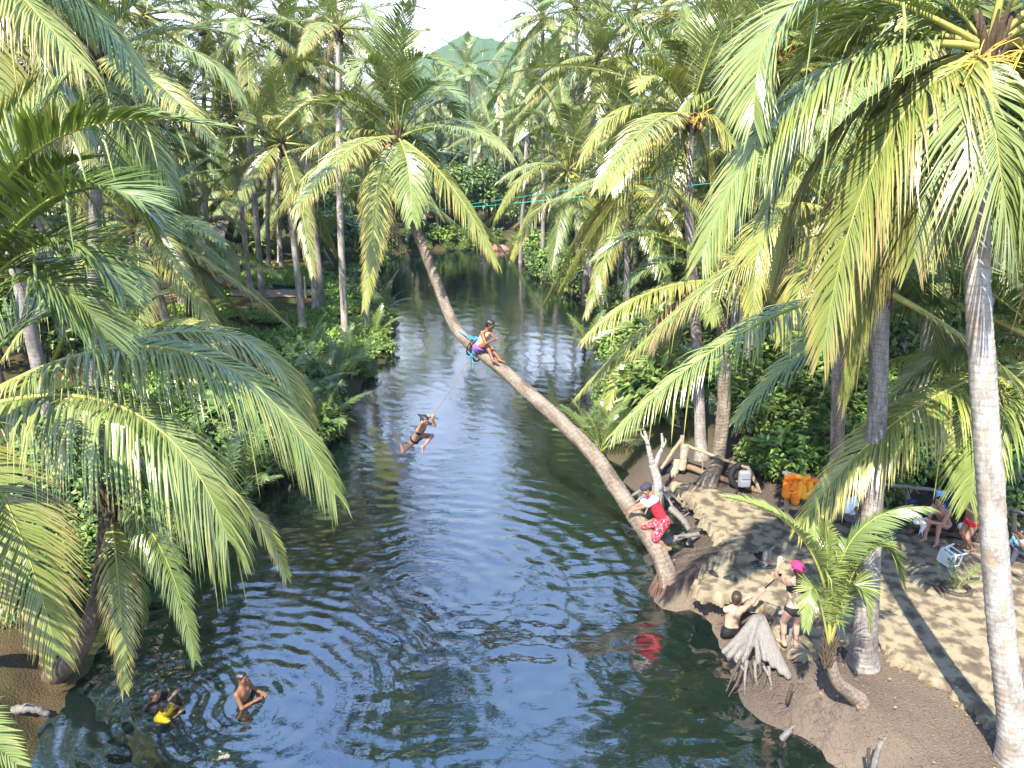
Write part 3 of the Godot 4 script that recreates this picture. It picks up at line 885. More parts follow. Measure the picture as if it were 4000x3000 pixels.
	# near palms at the left edge
	hero_palm("near coconut palm outside the left edge with broad fronds reaching over the water", [Vector3(-10.747, 0.5, -11.18), Vector3(-8.936, 3.499, -9.8), Vector3(-7.902, 5.037, -9.6)], 0.18, 0.13, "trunk_grey", [
		[Vector3(-4.976, 5.534, -8.7), Vector3(-3.519, 4.032, -8), 0, 1.5, 0.9], [Vector3(-4.495, 6.093, -9.4), Vector3(-2.384, 4.225, -8.9), 0, 1.35, 0.75], [Vector3(-4.532, 6.062, -10.6), Vector3(-3.194, 4.413, -10.4), 4, 1.1, 0.6], [Vector3(-6.75, 4.009, -8.8), Vector3(-6.086, 2.193, -8.2), 4, 1.1, 0.5], [Vector3(-8.305, 6.138, -9.5), Vector3(-9.846, 5.596, -9.5), 0], [Vector3(-7.068, 6.258, -10.6), Vector3(-6.077, 5.848, -11), 3], [Vector3(-7.909, 3.703, -9.4), Vector3(-7.845, 1.842, -9), 0], [Vector3(-6.368, 4.574, -10.2), Vector3(-5.231, 3.637, -10.4), 3]], 1.22, 3, 6)
	hero_palm("near coconut palm outside the left edge with arching dark green fronds", [Vector3(-10.134, 0.5, -9.529), Vector3(-7.579, 4.619, -8.3), Vector3(-6.371, 6.757, -8.1)], 0.18, 0.13, "trunk_grey", [
		[Vector3(-5.205, 8.57, -8.2), Vector3(-3.123, 8.874, -8), 0], [Vector3(-4.925, 8.08, -7.8), Vector3(-3.663, 8.126, -7.4), 3], [Vector3(-5.092, 7.634, -8), Vector3(-4.22, 7.189, -7.8), 3], [Vector3(-6.008, 8.26, -8.8), Vector3(-5.436, 9.405, -9.4), 0], [Vector3(-6.207, 8.058, -8.2), Vector3(-6.898, 7.781, -8.2), 0], [Vector3(-5.889, 7.299, -8.6), Vector3(-5.424, 6.681, -8.6), 3], [Vector3(-5.305, 8.135, -9), Vector3(-4.349, 7.694, -9.2), 3], [Vector3(-5.812, 7.979, -8.6), Vector3(-4.741, 8.544, -8.4), 0], [Vector3(-5.185, 7.257, -7.9), Vector3(-4.422, 6.643, -7.7), 3]], 1.2, 3, 0)
	hero_palm("coconut palm above the top left corner with sunlit hanging fronds", [Vector3(-16.367, 0.6, -14.257), Vector3(-11.148, 7.854, -12), Vector3(-7.681, 11.641, -11)], 0.18, 0.13, "trunk_grey", [
		[Vector3(-6.517, 10.714, -10.5), Vector3(-5.455, 9.644, -10), 1], [Vector3(-6.231, 10.925, -11.2), Vector3(-5.199, 9.592, -11), 3], [Vector3(-7.054, 10.062, -10.4), Vector3(-6.585, 8.745, -10), 1], [Vector3(-6.997, 10.53, -11.5), Vector3(-6.314, 8.784, -11.6), 3], [Vector3(-6.64, 11.662, -11.4), Vector3(-5.51, 10.946, -11.6), 0]], 1.0, 5)
	hero_palm("coconut palm behind the near left fronds with long arching leaves", [Vector3(-11.313, 0.8, -18.086), Vector3(-10.303, 6.302, -18), Vector3(-9.469, 10.722, -18)], 0.19, 0.13, "trunk_grey", [
		[Vector3(-7.33, 10.933, -17.4), Vector3(-5.949, 9.876, -17), 0], [Vector3(-7.84, 10.26, -17.2), Vector3(-6.701, 9.495, -16.8), 3], [Vector3(-8.859, 11.712, -18.2), Vector3(-8.277, 12.211, -18.6), 0], [Vector3(-9.082, 11.833, -18), Vector3(-9.032, 12.743, -18.4), 3], [Vector3(-9.901, 11.402, -17.6), Vector3(-10.543, 10.572, -17.2), 0], [Vector3(-8.385, 9.148, -17.4), Vector3(-7.663, 7.803, -17.2), 3], [Vector3(-8.887, 9.357, -17.2), Vector3(-8.605, 7.923, -17), 3], [Vector3(-9.784, 9.801, -17.4), Vector3(-10.368, 8.479, -17.2), 4]], 0.95, 7, 4)
	# curved palm on the left bank
	hero_palm("dark coconut palm with curved trunk rising from the left water edge", [Vector3(-7.825, 0.1, -10.382), Vector3(-7.293, 0.654, -10.2), Vector3(-6.881, 1.439, -10.35), Vector3(-6.626, 2.448, -10.5), Vector3(-6.504, 3.273, -10.6)], 0.19, 0.14, "trunk_dark", [
		[Vector3(-6.283, 1.988, -10.1), Vector3(-6.244, 0.406, -9.7), 4], [Vector3(-5.537, 2.769, -10.1), Vector3(-4.969, 1.021, -9.6), 3], [Vector3(-4.489, 3.465, -10.3), Vector3(-3.549, 2.237, -10), 1], [Vector3(-6.963, 4.072, -10.4), Vector3(-7.432, 3.612, -10), 3], [Vector3(-6.08, 3.68, -11), Vector3(-5.526, 2.731, -11.4), 3], [Vector3(-6.268, 2.248, -10.6), Vector3(-6.29, 0.966, -10.6), 3], [Vector3(-6.243, 4.267, -11), Vector3(-5.886, 4.315, -11.6), 3]], 0.52, 0, 0, false, 1.5)
	hero_palm("low palm at the bottom left corner with only leaf tips showing", [Vector3(-7.851, 0.5, -6.832), Vector3(-6.546, 2.645, -6.2)], 0.15, 0.1, "trunk_dark", [[Vector3(-5.941, 3.039, -6.2), Vector3(-5.11, 2.54, -6), 0], [Vector3(-6.243, 3.765, -6.4), Vector3(-5.718, 3.777, -6.6), 0]], 0.6, 0)
	# young palms and a small one beside the hut
	hero_palm("small coconut palm with vine covered trunk by the hut", [Vector3(-15.028, 0.9, -33.05), Vector3(-14.822, 2.955, -33), Vector3(-14.733, 4.17, -33)], 0.2, 0.14, "trunk_dark", [
		[Vector3(-15.996, 4.257, -32.6), Vector3(-16.983, 3.477, -32), 0], [Vector3(-13.178, 4.993, -32.4), Vector3(-12.269, 4.149, -31.8), 0], [Vector3(-12.346, 4.473, -32.6), Vector3(-10.197, 3.693, -32), 0], [Vector3(-13.415, 5.933, -33), Vector3(-11.644, 5.591, -32.8), 4], [Vector3(-14.783, 5.85, -33.2), Vector3(-14.836, 7.104, -33.6), 3], [Vector3(-15.589, 5.272, -33.2), Vector3(-16.577, 5.601, -33.6), 4], [Vector3(-13.878, 3.747, -32.4), Vector3(-12.851, 2.826, -31.8), 0], [Vector3(-15.426, 4.473, -32.6), Vector3(-16.087, 4.59, -32.2), 3], [Vector3(-14.307, 6.012, -33.6), Vector3(-13.983, 7.122, -34), 3]], 0.95, 4)
	hero_palm("bright green young coconut palm growing on the left bank", [Vector3(-12.472, 0.7, -21.385), Vector3(-11.932, 2.564, -21)], 0.13, 0.1, "trunk_dark", [
		[Vector3(-10.358, 3.877, -20.6), Vector3(-7.826, 3.901, -20), 1], [Vector3(-11.933, 3.981, -21), Vector3(-12.11, 4.938, -21.2), 0], [Vector3(-11.094, 4.171, -21.2), Vector3(-10.4, 4.716, -21.6), 1], [Vector3(-9.829, 3.275, -20.4), Vector3(-7.269, 3.678, -20), 0], [Vector3(-12.234, 3.562, -20.8), Vector3(-12.987, 3.763, -20.6), 0], [Vector3(-11.533, 4.208, -21.4), Vector3(-11.471, 4.915, -21.8), 0]], 0.95, 3)
	# palms of the left grove that stand out
	for a in [["coconut palm with pale crown high above the huts", Vector3(-18.602, 1, -44.635), Vector3(-16.984, 15.664, -44), "trunk_white", 20, 6, 1], ["coconut palm left of the straight white trunk with drooping lower fronds", Vector3(-17.548, 1, -52.388), Vector3(-15.756, 9.566, -50), "trunk_grey", 22, 3, 2], ["coconut palm with straight white trunk by the left bank", Vector3(-7.877, 0.6, -33.383), Vector3(-7.199, 13.844, -33), "trunk_white", 20, 4, 1], ["leaning white coconut palm on the grassy left bank", Vector3(-10.099, 0.6, -34.189), Vector3(-10.13, 9.321, -33.5), "trunk_white", 20, 2, 1], ["coconut palm with short pale trunk at the left water edge", Vector3(-7.12, 0.4, -34.554), Vector3(-6.075, 7.906, -34), "trunk_white", 16, 0, 3], ["grey coconut palm trunk beside the thatched hut", Vector3(-20.24, 0.9, -37.22), Vector3(-18.097, 11.965, -36), "trunk_grey", 20, 0, 2], ["solitary far coconut palm below the hill", Vector3(-4.378, 1, -83.933), Vector3(-4.545, 17.775, -80), "trunk_grey", 20, 5, 2]]:
		grove_palm(a[0], "palms of the left bank", a[1], a[2], a[4], 0 if a[1].z > -40 else 1, a[3], a[5], a[6])
	# taller palms whose trunks show between the near fronds and whose crowns close the view above
	for a in [["coconut palm trunk among the near fronds at the far left", Vector3(-11.5, 0, -17), 13.5, "trunk_grey"], ["reddish brown coconut palm trunk at the left edge of the clearing", Vector3(-18.2, 0, -24.5), 13.0, "trunk_tan"], ["medium coconut palm low on the left behind the young palm", Vector3(-12.5, 0, -26), 5.6, "trunk_grey"], ["short coconut palm left of the clearing", Vector3(-16.0, 0, -31), 5.0, "trunk_tan"], ["short coconut palm at the left end of the shelter", Vector3(-21.5, 0, -42), 5.0, "trunk_grey"], ["tall coconut palm behind the landing at the upper right", Vector3(10.5, 0, -17.5), 11.5, "trunk_grey"], ["coconut palm trunk in the shade right of the pinkish palm", Vector3(7.3, 0, -21.5), 9.5, "trunk_grey"], ["tall coconut palm in the upper right corner background", Vector3(13.5, 0, -20.5), 12.5, "trunk_grey"], ["coconut palm behind the tall whitish trunk", Vector3(12.5, 0, -15.5), 10.0, "trunk_grey"], ["coconut palm on the slope above the slender palms", Vector3(9.5, 0, -25.5), 11.0, "trunk_tan"], ["coconut palm high on the right slope", Vector3(15, 0, -27), 11.5, "trunk_grey"]]:
		var b: Vector3 = a[1]
		b.y = ground_height(b.x, b.z)
		grove_palm(a[0], "tall palms behind the banks", b, b + Vector3(rng.randf_range(-1, 1), a[2], rng.randf_range(-0.8, 0.8)), 27, 0, a[3], 4, 1)
	# crowns that close the view between the banks and the sky
	for a in [Vector3(-18.446, 15.56, -40), Vector3(-12.802, 14.986, -38), Vector3(-11.779, 15.055, -42), Vector3(-10.914, 16.972, -48), Vector3(-10.746, 12.715, -40), Vector3(2.308, 18.916, -60), Vector3(3.992, 17.758, -50), Vector3(4.979, 14.19, -45), Vector3(7.978, 17.979, -52), Vector3(8.455, 16.266, -44), Vector3(10.21, 16.022, -40), Vector3(10.363, 14.304, -34), Vector3(10.658, 13.006, -30), Vector3(1.717, 16.299, -70), Vector3(-12.814, 15.718, -75), Vector3(-11.811, 16.792, -92), Vector3(-9.042, 17.033, -98), Vector3(-1.211, 16.792, -92), Vector3(-16.241, 14.314, -30), Vector3(-15.462, 12.786, -26), Vector3(6.125, 11.517, -44), Vector3(7.15, 9.432, -38), Vector3(8.28, 11.195, -28), Vector3(8.376, 9.921, -24), Vector3(10.597, 11.632, -26), Vector3(11.529, 12.736, -24), Vector3(10.811, 10.607, -20), Vector3(-16.041, 11.517, -44), Vector3(-18.546, 9.481, -40), Vector3(-19.476, 11.939, -46), Vector3(-12.668, 10.992, -50), Vector3(1.697, 12.888, -64), Vector3(3.43, 14.082, -58), Vector3(-15.961, 10.42, -28), Vector3(5.223, 7.571, -34), Vector3(5.88, 9.726, -50)]:
		var b := Vector3(a.x + rng.randf_range(-1, 1), 0, a.z + rng.randf_range(-0.8, 0.8))
		b.y = ground_height(b.x, b.z)
		var bark: String = ["trunk_grey", "trunk_white", "trunk_grey"][rng.randi() % 3]
		grove_palm(palm_label(b, a, bark), "palms of the %s grove" % grove_side(b), b, a, 32, 0 if a.z > -42 else 1, bark, rng.randi() % 5, 1 if rng.randf() < 0.3 else 0)

func grove_side(b: Vector3) -> String:
	var px := b.x / -b.z
	return "far left" if px < -0.5 else "left" if px < -0.24 else "middle" if px < 0.06 else "right" if px < 0.4 else "far right"

func palm_label(b: Vector3, crown: Vector3, bark: String) -> String:
	var tall := crown.y - b.y
	var deep := "near" if b.z > -30 else "middle" if b.z > -50 else "back" if b.z > -72 else "farthest"
	var size := "short" if tall < 6.5 else "medium" if tall < 9.5 else "tall" if tall < 12.5 else "very tall"
	var lean := crown.x - b.x
	return "%s %s palm %s in the %s row of the %s grove" % [size, {"trunk_grey": "grey trunked", "trunk_white": "pale trunked", "trunk_tan": "brown trunked"}[bark], "leaning left" if lean < -0.5 else "leaning right" if lean > 0.5 else "standing straight", deep, grove_side(b)]

# ---------------------------------------------------------------- grove and undergrowth
func seen_from_here(x: float, z: float, margin := 4.0) -> bool:
	return absf(x) < -z * 0.74 + margin

func build_grove() -> void:
	var spots := []
	var tries := 0
	while tries < 5200 and spots.size() < 125:
		tries += 1
		var z := -rng.randf_range(27.0, 112.0)
		var x := rng.randf_range(-1.0, 1.0) * (-z * 0.74 + 2.0)
		var d := from_river(x, z)
		if d < (2.2 if x > 0 else 3.0):
			continue
		# the clearing with the huts, and the open line of sight above the water
		if x < 0 and z > -53.0 and x > z * 0.56 and d > 1.0:
			continue
		if x > 0 and z > -30.0 and x < 12.0:
			continue
		var ok := true
		for s in spots:
			if Vector2(s.x - x, s.z - z).length() < (3.1 if z > -60 else 3.8):
				ok = false
				break
		if ok:
			spots.append(Vector3(x, ground_height(x, z), z))
	for s in spots:
		var tall := rng.randf_range(9.5, 14.0) if s.z < -45 else rng.randf_range(9.0, 13.0)
		if rng.randf() < 0.66:
			tall *= rng.randf_range(0.38, 0.6)
		# keep the gap of sky over the river
		var px: float = s.x / -s.z
		if px > -0.25 and px < 0.02:
			tall = minf(tall, 8.5 - s.y + -s.z * 0.055 - 2.0)
			tall = maxf(tall, 5.0)
		var lean := Vector3(rng.randf_range(-1.6, 1.6), 0, rng.randf_range(-1.6, 1.6))
		var bark: String = ["trunk_grey", "trunk_white", "trunk_grey", "trunk_tan"][rng.randi() % 4]
		var crown: Vector3 = s + Vector3.UP * tall + lean
		grove_palm(palm_label(s, crown, bark), "palms of the %s grove" % grove_side(s), s, crown, 30, 0 if s.z > -36 else 1, bark, rng.randi() % 4, 1 if rng.randf() < 0.5 else 0, 0.95)

# many small folded leaves through a lumpy volume
func leaf_cloud(lobes: Array, count: int, size: float, long: float, cols: Array, droop := 0.3) -> ArrayMesh:
	var v := PackedVector3Array()
	var col := PackedColorArray()
	var idx := PackedInt32Array()
	var total := 0.0
	for l in lobes:
		total += l[1].x * l[1].z
	for l in lobes:
		var c: Vector3 = l[0]
		var r: Vector3 = l[1]
		var n := int(count * r.x * r.z / total)
		for i in n:
			var d := Vector3(rng.randfn(), rng.randfn() * 0.9 + 0.25, rng.randfn()).normalized()
			var k := pow(rng.randf(), 0.33)
			var p := c + d * r * lerpf(0.35, 1.08, k)
			if p.y < 0.02:
				continue
			var dir := (d * 0.7 + Vector3(rng.randfn(), rng.randfn() * 0.6, rng.randfn()) * 0.55 + Vector3.DOWN * droop).normalized()
			var face := (Vector3.UP * 0.9 + d * 0.6 + Vector3(rng.randfn(), rng.randfn(), rng.randfn()) * 0.4)
			var side := dir.cross(face).normalized()
			var up := side.cross(dir)
			var s := size * rng.randf_range(0.6, 1.25)
			var base := v.size()
			v.append(p)
			v.append(p + dir * s * long * 0.45 + side * s * 0.5 + up * s * 0.12)
			v.append(p + dir * s * long * 0.5 - up * s * 0.02)
			v.append(p + dir * s * long * 0.45 - side * s * 0.5 + up * s * 0.12)
			v.append(p + dir * s * long - up * s * 0.25)
			var cc: Color = cols[rng.randi() % cols.size()]
			cc = cc * rng.randf_range(0.75, 1.25)
			for q in 5:
				col.append(cc)
			idx.append_array([base, base + 1, base + 2, base, base + 2, base + 3, base + 1, base + 4, base + 2, base + 2, base + 4, base + 3])
	return mesh_of(v, idx, col)

var GREENS := [Color(0.06, 0.11, 0.025), Color(0.08, 0.14, 0.03), Color(0.12, 0.18, 0.04), Color(0.05, 0.09, 0.025), Color(0.15, 0.19, 0.05)]
var FRESH := [Color(0.11, 0.2, 0.03), Color(0.15, 0.24, 0.04), Color(0.08, 0.15, 0.025), Color(0.19, 0.25, 0.05)]

func stems(h: float, w: float, n: int, r: float) -> ArrayMesh:
	var list := []
	for k in n:
		var a := rng.randf() * TAU
		var tip := Vector3(cos(a) * w * rng.randf_range(0.3, 0.8), h * rng.randf_range(0.6, 0.95), sin(a) * w * rng.randf_range(0.3, 0.8))
		list.append(tube(PackedVector3Array([Vector3(0, -0.15, 0), tip * Vector3(0.35, 0.5, 0.35), tip]), func(t, _a, _s): return r * (1.0 - 0.75 * t), 5, false))
	return shared(list)

func lobes_for(w: float, h: float, n: int) -> Array:
	var out := []
	for k in n:
		var a := k * 2.4 + rng.randf() * 0.8
		var q := sqrt(float(k) / n) * w * 0.62
		var r := w * rng.randf_range(0.38, 0.55)
		out.append([Vector3(cos(a) * q, h * rng.randf_range(0.4, 0.75), sin(a) * q), Vector3(r, h * rng.randf_range(0.3, 0.45), r)])
	return out

func build_plants() -> void:
	var shrubs := []
	for k in 7:
		var w := 0.9
		var h := 1.1
		var kind := k % 4
		var cols: Array = FRESH if k == 2 or k == 5 else GREENS
		shrubs.append([leaf_cloud(lobes_for(w, h, 6), 620 if kind != 1 else 420, [0.1, 0.15, 0.085, 0.12][kind], [1.7, 1.9, 1.5, 3.2][kind], cols), stems(h, w, 7, 0.018)])
	var trees := []
	for k in 4:
		var lb := []
		for q in 11:
			var a := q * 2.4
			var rr := sqrt(q / 11.0) * 2.3
			lb.append([Vector3(cos(a) * rr, 4.3 + rng.randf_range(-1.3, 1.5) - rr * 0.35, sin(a) * rr), Vector3(1.15, 0.95, 1.15) * rng.randf_range(0.8, 1.15)])
		var limbs := [tube(PackedVector3Array([Vector3(0, -0.3, 0), Vector3(0.1, 2.0, 0), Vector3(0.0, 4.6, 0.1)]), func(t, _a, s): return lerpf(0.2, 0.05, t) + 0.1 * exp(-s * 2.0), 8)]
		for l in lb:
			limbs.append(tube(PackedVector3Array([Vector3(0.05, 2.0 + rng.randf(), 0.0), (l[0] as Vector3) * Vector3(0.5, 0.8, 0.5), l[0]]), func(t, _a, _s): return 0.06 * (1.0 - 0.7 * t), 5, false))
		trees.append([leaf_cloud(lb, 2600, 0.2 if k % 2 else 0.26, 2.0, GREENS if k != 2 else FRESH, 0.5), shared(limbs)])
	# broadleaf trees that close the view under and between the palms
	var spots := []
	for i in 1500:
		var z := -rng.randf_range(24.0, 118.0)
		var x := rng.randf_range(-1.0, 1.0) * (-z * 0.74)
		var d := from_river(x, z)
		if d < 2.2 or (x < 0 and z > -56.0 and x > z * 0.62) or (x > 0 and z > -33.0 and x < 11.0):
			continue
		var ok := true
		for s in spots:
			if Vector2(s.x - x, s.z - z).length() < 4.4:
				ok = false
				break
		if ok:
			spots.append(Vector3(x, ground_height(x, z), z))
		if spots.size() >= 92:
			break
	for s in [Vector3(2.5, 0, -80), Vector3(-2.5, 0, -83), Vector3(6.5, 0, -74), Vector3(-8, 0, -84), Vector3(0, 0, -90), Vector3(9, 0, -62), Vector3(10.5, 0, -52), Vector3(9.5, 0, -45), Vector3(-13.0, 0, -72), Vector3(8.5, 0, -38)]:
		spots.append(Vector3(s.x, ground_height(s.x, s.z), s.z))
	for s in spots:
		var far: bool = s.z < -60
		var t := thing("broadleaf_tree", s, tree_label(s), "tree", "broadleaf trees under the palms")
		var tr: Array = trees[rng.randi() % 4]
		part("trunk", tr[1], M.trunk_dark, t)
		part("crown", tr[0], M.broad, t)
		t.rotation.y = rng.randf() * TAU
		var k := rng.randf_range(0.75, 1.25) * (1.15 if far else 0.85)
		t.scale = Vector3(k, k * rng.randf_range(0.8, 1.05), k)
	# shrubs: along both banks, behind the landing, under the palms
	var places := []
	var n := shore.size()
	for i in range(11, 38):
		var a := shore[i]
		var b := shore[(i + 1) % n]
		var step := 1.15 if a.y > -25 else 1.9
		var cnt := maxi(1, int(a.distance_to(b) / step))
		for k in cnt:
			var p := a.lerp(b, (k + rng.randf()) / cnt)
			var outw := (b - a).orthogonal().normalized()
			if from_river(p.x + outw.x * 0.3, p.y + outw.y * 0.3) < 0.0:
				outw = -outw
			for row in 2:
				if i < 18 and (row == 0 or rng.randf() < 0.5):
					continue
				var q := p + outw * (0.35 + row * 1.3 + rng.randf_range(-0.3, 0.5))
				if i < 16 and q.x < 9.0:
					continue
				var low := 0.5 if q.x < 0 and q.y < -24.0 and q.y > -60.0 else 1.0
				places.append([q.x, q.y, rng.randf_range(0.7, 1.3) * (1.0 if row == 0 else 1.35) * low])
	for c in [[Vector3(7.38, 0.7, -17.8), 1.0, 14, 1.0], [Vector3(8.573, 0.7, -19.446), 1.6, 14, 1.2], [Vector3(8.391, 0.7, -16.682), 1.2, 10, 1.0], [Vector3(10.484, 0.7, -17.468), 2.0, 14, 1.2], [Vector3(11.618, 0.7, -16.682), 2.0, 12, 1.1], [Vector3(12.169, 0.7, -15.957), 1.5, 8, 1.1], [Vector3(8.046, 0.7, -21.385), 2.2, 14, 1.3], [Vector3(11.265, 0.7, -21.385), 3.5, 22, 1.5], [Vector3(4.945, 0.7, -23.701), 1.2, 8, 0.9], [Vector3(8.499, 0.7, -25.513), 3.0, 16, 1.3], [Vector3(5.645, 0.7, -22.88), 0.9, 6, 0.8]]:
		for k in c[2]:
			var a := rng.randf() * TAU
			var r: float = c[1] * sqrt(rng.randf())
			places.append([c[0].x + cos(a) * r, c[0].z + sin(a) * r, c[3] * rng.randf_range(0.6, 1.1)])
	for c in [[Vector3(-9.061, 0.6, -12.708), 1.3, 9, 0.8], [Vector3(-8.186, 0.6, -13.707), 1.6, 10, 1.0], [Vector3(-11.752, 0.6, -15.48), 2.5, 14, 1.2]]:
		for k in c[2]:
			var a := rng.randf() * TAU
			var r: float = c[1] * sqrt(rng.randf())
			if from_river(c[0].x + cos(a) * r, c[0].z + sin(a) * r) < 0.3:
				continue
			places.append([c[0].x + cos(a) * r, c[0].z + sin(a) * r, c[3] * rng.randf_range(0.6, 1.1)])
	for i in 70:
		var z := -rng.randf_range(26.0, 70.0)
		var x := rng.randf_range(-1.0, 1.0) * (-z * 0.72)
		if from_river(x, z) < 3.0 or (x < 0 and z > -52.0 and x > z * 0.58):
			continue
		places.append([x, z, rng.randf_range(0.9, 1.9)])
	for p in places:
		if not seen_from_here(p[0], p[1], 1.5):
			continue
		var which := rng.randi() % shrubs.size()
		var t := thing("shrub", Vector3(p[0], ground_height(p[0], p[1]) - 0.05, p[1]), shrub_label(p[0], p[1], p[2], which), "shrub", "undergrowth shrubs")
		var s: Array = shrubs[which]
		part("foliage", s[0], M.broad, t)
		part("stem", s[1], M.trunk_dark, t)
		t.rotation.y = rng.randf() * TAU
		t.scale = Vector3.ONE * p[2]
	build_nipa()
	build_cover()

# trunkless feather palms that stand in tufts at the water
func shrub_label(x: float, z: float, size: float, which: int) -> String:
	var best := 1e9
	var mark := ""
	for m in [[Vector3(3.63, 0.5, -16.366), "dead forked tree"], [Vector3(6.208, 0.5, -16.656), "bamboo fence"], [Vector3(6.464, 0.5, -14.912), "orange life vests"], [Vector3(8.285, 0.5, -15.035), "hanging shirt on the railing"], [Vector3(9.561, 0.5, -14.672), "wooden bench"], [Vector3(10.998, 0.5, -13.88), "boy at the right edge"], [Vector3(5.46, 0.5, -19.352), "slender grey trunk"], [Vector3(5.615, 0.5, -24.308), "bushy young palm"], [Vector3(5.133, 0.2, -39.584), "far leaning palm"], [Vector3(1.603, 0, -56.58), "right side of the river bend"], [Vector3(-6.207, 0, -73.799), "far end of the river"], [Vector3(-9.584, 0, -54.028), "left side of the river bend"], [Vector3(-7.12, 0.4, -34.554), "short pale trunk"], [Vector3(-7.877, 0.6, -33.383), "straight white trunk"], [Vector3(-10.099, 0.6, -34.189), "leaning white palm"], [Vector3(-14.093, 0.9, -47.238), "distant man"], [Vector3(-19.396, 0.9, -45.424), "counter booth"], [Vector3(-7.102, 0.3, -24.916), "feather palm tufts"], [Vector3(-7.267, 0.2, -16.979), "overhanging near fronds"], [Vector3(-7.825, 0.1, -10.382), "curved dark palm"], [Vector3(-12.472, 0.7, -21.385), "bright green young palm"], [Vector3(12.119, 0.8, -25.186), "shaded slope behind the landing"], [Vector3(9.489, 0.8, -28.792), "right hand grove"]]:
		var d := Vector2(m[0].x - x, m[0].z - z).length() / (1.0 + 0.02 * -z)
		if d < best:
			best = d
			mark = m[1]
	return "%s %s shrub near the %s" % ["small" if size < 0.85 else "large" if size > 1.25 else "middling", ["dark green", "broad leaved", "bright green", "long leaved", "dense green", "fresh green", "glossy leaved"][which], mark]

func tree_label(s: Vector3) -> String:
	var px := s.x / -s.z
	return "leafy broadleaf tree in the %s of the %s, among palms" % ["front" if s.z > -45 else "middle" if s.z > -68 else "back", "far left grove" if px < -0.45 else "left grove" if px < -0.2 else "river end thicket" if px < 0.06 else "right grove" if px < 0.4 else "far right slope"]

func build_nipa() -> void:
	var fr := []
	for k in 5:
		var a := deg_to_rad(78.0 - 8.0 * k)
		var len := 3.0
		var c1 := Vector3(cos(a), sin(a), 0) * len * 0.55
		var c2 := c1 + Vector3(cos(a) * 0.8 + 0.25, sin(a) * 0.6, 0).normalized() * len * 0.45 + Vector3.DOWN * 0.25 * (k + 1) * 0.6
		fr.append(two_surfaces(frond_parts(Vector3.ZERO, c1, c2, 0.62, 3, true, 0.055, 0.034, 0.2, 0.25, 0.25), M.rachis_green))
	for a in [[Vector3(-7.102, 0.3, -24.916), 1.0, "feather palm tuft at the front of the left bank clump"], [Vector3(-6.652, 0.3, -26.821), 0.9, "feather palm tuft hanging over the water below the white trunks"], [Vector3(-7.342, 0.4, -22.453), 1.0, "feather palm tuft set back in the left bank clump"], [Vector3(-6.095, 0.2, -21.795), 0.8, "low feather palm tuft leaning over the left water edge"], [Vector3(-6.508, 0.3, -29.01), 0.8, "small feather palm tuft near the short pale trunk"], [Vector3(-7.536, 0.3, -20.444), 0.9, "feather palm tuft near the overhanging left fronds"], [Vector3(-8.131, 0.5, -26.845), 0.9, "feather palm tuft behind the left bank clump"], [Vector3(-7.456, 0.2, -40.649), 0.9, "feather palm tuft beside the short pale trunk at the bend"], [Vector3(-6.675, 0.3, -34.008), 0.7, "small feather palm tuft right of the straight white trunk"], [Vector3(-7.213, 0.2, -15.992), 0.8, "low feather palm tuft under the hanging left fronds"], [Vector3(-7.057, 0.3, -17.538), 0.8, "feather palm tuft between fronds and left water"], [Vector3(2.417, 0.15, -21.249), 0.62, "small feather palm at the right water edge, left one"], [Vector3(2.669, 0.15, -20.3), 0.6, "small feather palm at the right water edge, right one"], [Vector3(3.185, 0.4, -21.047), 0.55, "small feather palm on the bare right bank"], [Vector3(3.549, 0.2, -32.408), 0.8, "feather palm tuft at the far right bank under the yellow fronds"], [Vector3(-7.549, 0.2, -13.859), 0.7, "dark feather palm in the shade of the curved palm"]]:
		var t := thing("feather_palm", a[0], a[2], "palm plant", "trunkless palms at the water")
		t.scale = Vector3.ONE * a[1]
		for k in 11:
			var o := MeshInstance3D.new()
			o.name = "frond"
			o.mesh = fr[clampi(int(k / 2.2 + rng.randf()), 0, 4)]
			t.add_child(o, true)
			o.rotation.y = k * 2.4 + rng.randf() * 0.5
			o.scale = Vector3.ONE * rng.randf_range(0.75, 1.1)

func build_cover() -> void:
	var tuft := leaf_cloud([[Vector3(0, 0.06, 0), Vector3(0.16, 0.1, 0.16)]], 16, 0.075, 1.6, FRESH, 0.0)
	var mm := MultiMesh.new()
	mm.transform_format = MultiMesh.TRANSFORM_3D
	mm.mesh = tuft
	var xs: Array[Transform3D] = []
	for i in 48000:
		var z := -rng.randf_range(12.0, 58.0)
		var x := -rng.randf_range(1.5, -z * 0.6)
		var d := from_river(x, z)
		if d < 0.5:
			continue
		var bare := noise.get_noise_2d(x * 0.5 + 70.0, z * 0.5)
		# trodden earth round the huts and along the path
		if bare < -0.12 or (z < -37.5 and z > -47.0 and x < z * 0.26 and x > z * 0.62 and bare < 0.35):
			continue
		var s := rng.randf_range(0.8, 1.9)
		xs.append(Transform3D(Basis(Vector3.UP, rng.randf() * TAU).scaled(Vector3.ONE * s), Vector3(x, ground_height(x, z), z)))
		if xs.size() >= 16000:
			break
	mm.instance_count = xs.size()
	for i in xs.size():
		mm.set_instance_transform(i, xs[i])
	var o := MultiMeshInstance3D.new()
	o.name = "ground_cover"
	o.multimesh = mm
	o.material_override = M.broad
	add_child(o)
	tag(o, "low bright green creeping plants on the left bank", "ground cover", "", "stuff")


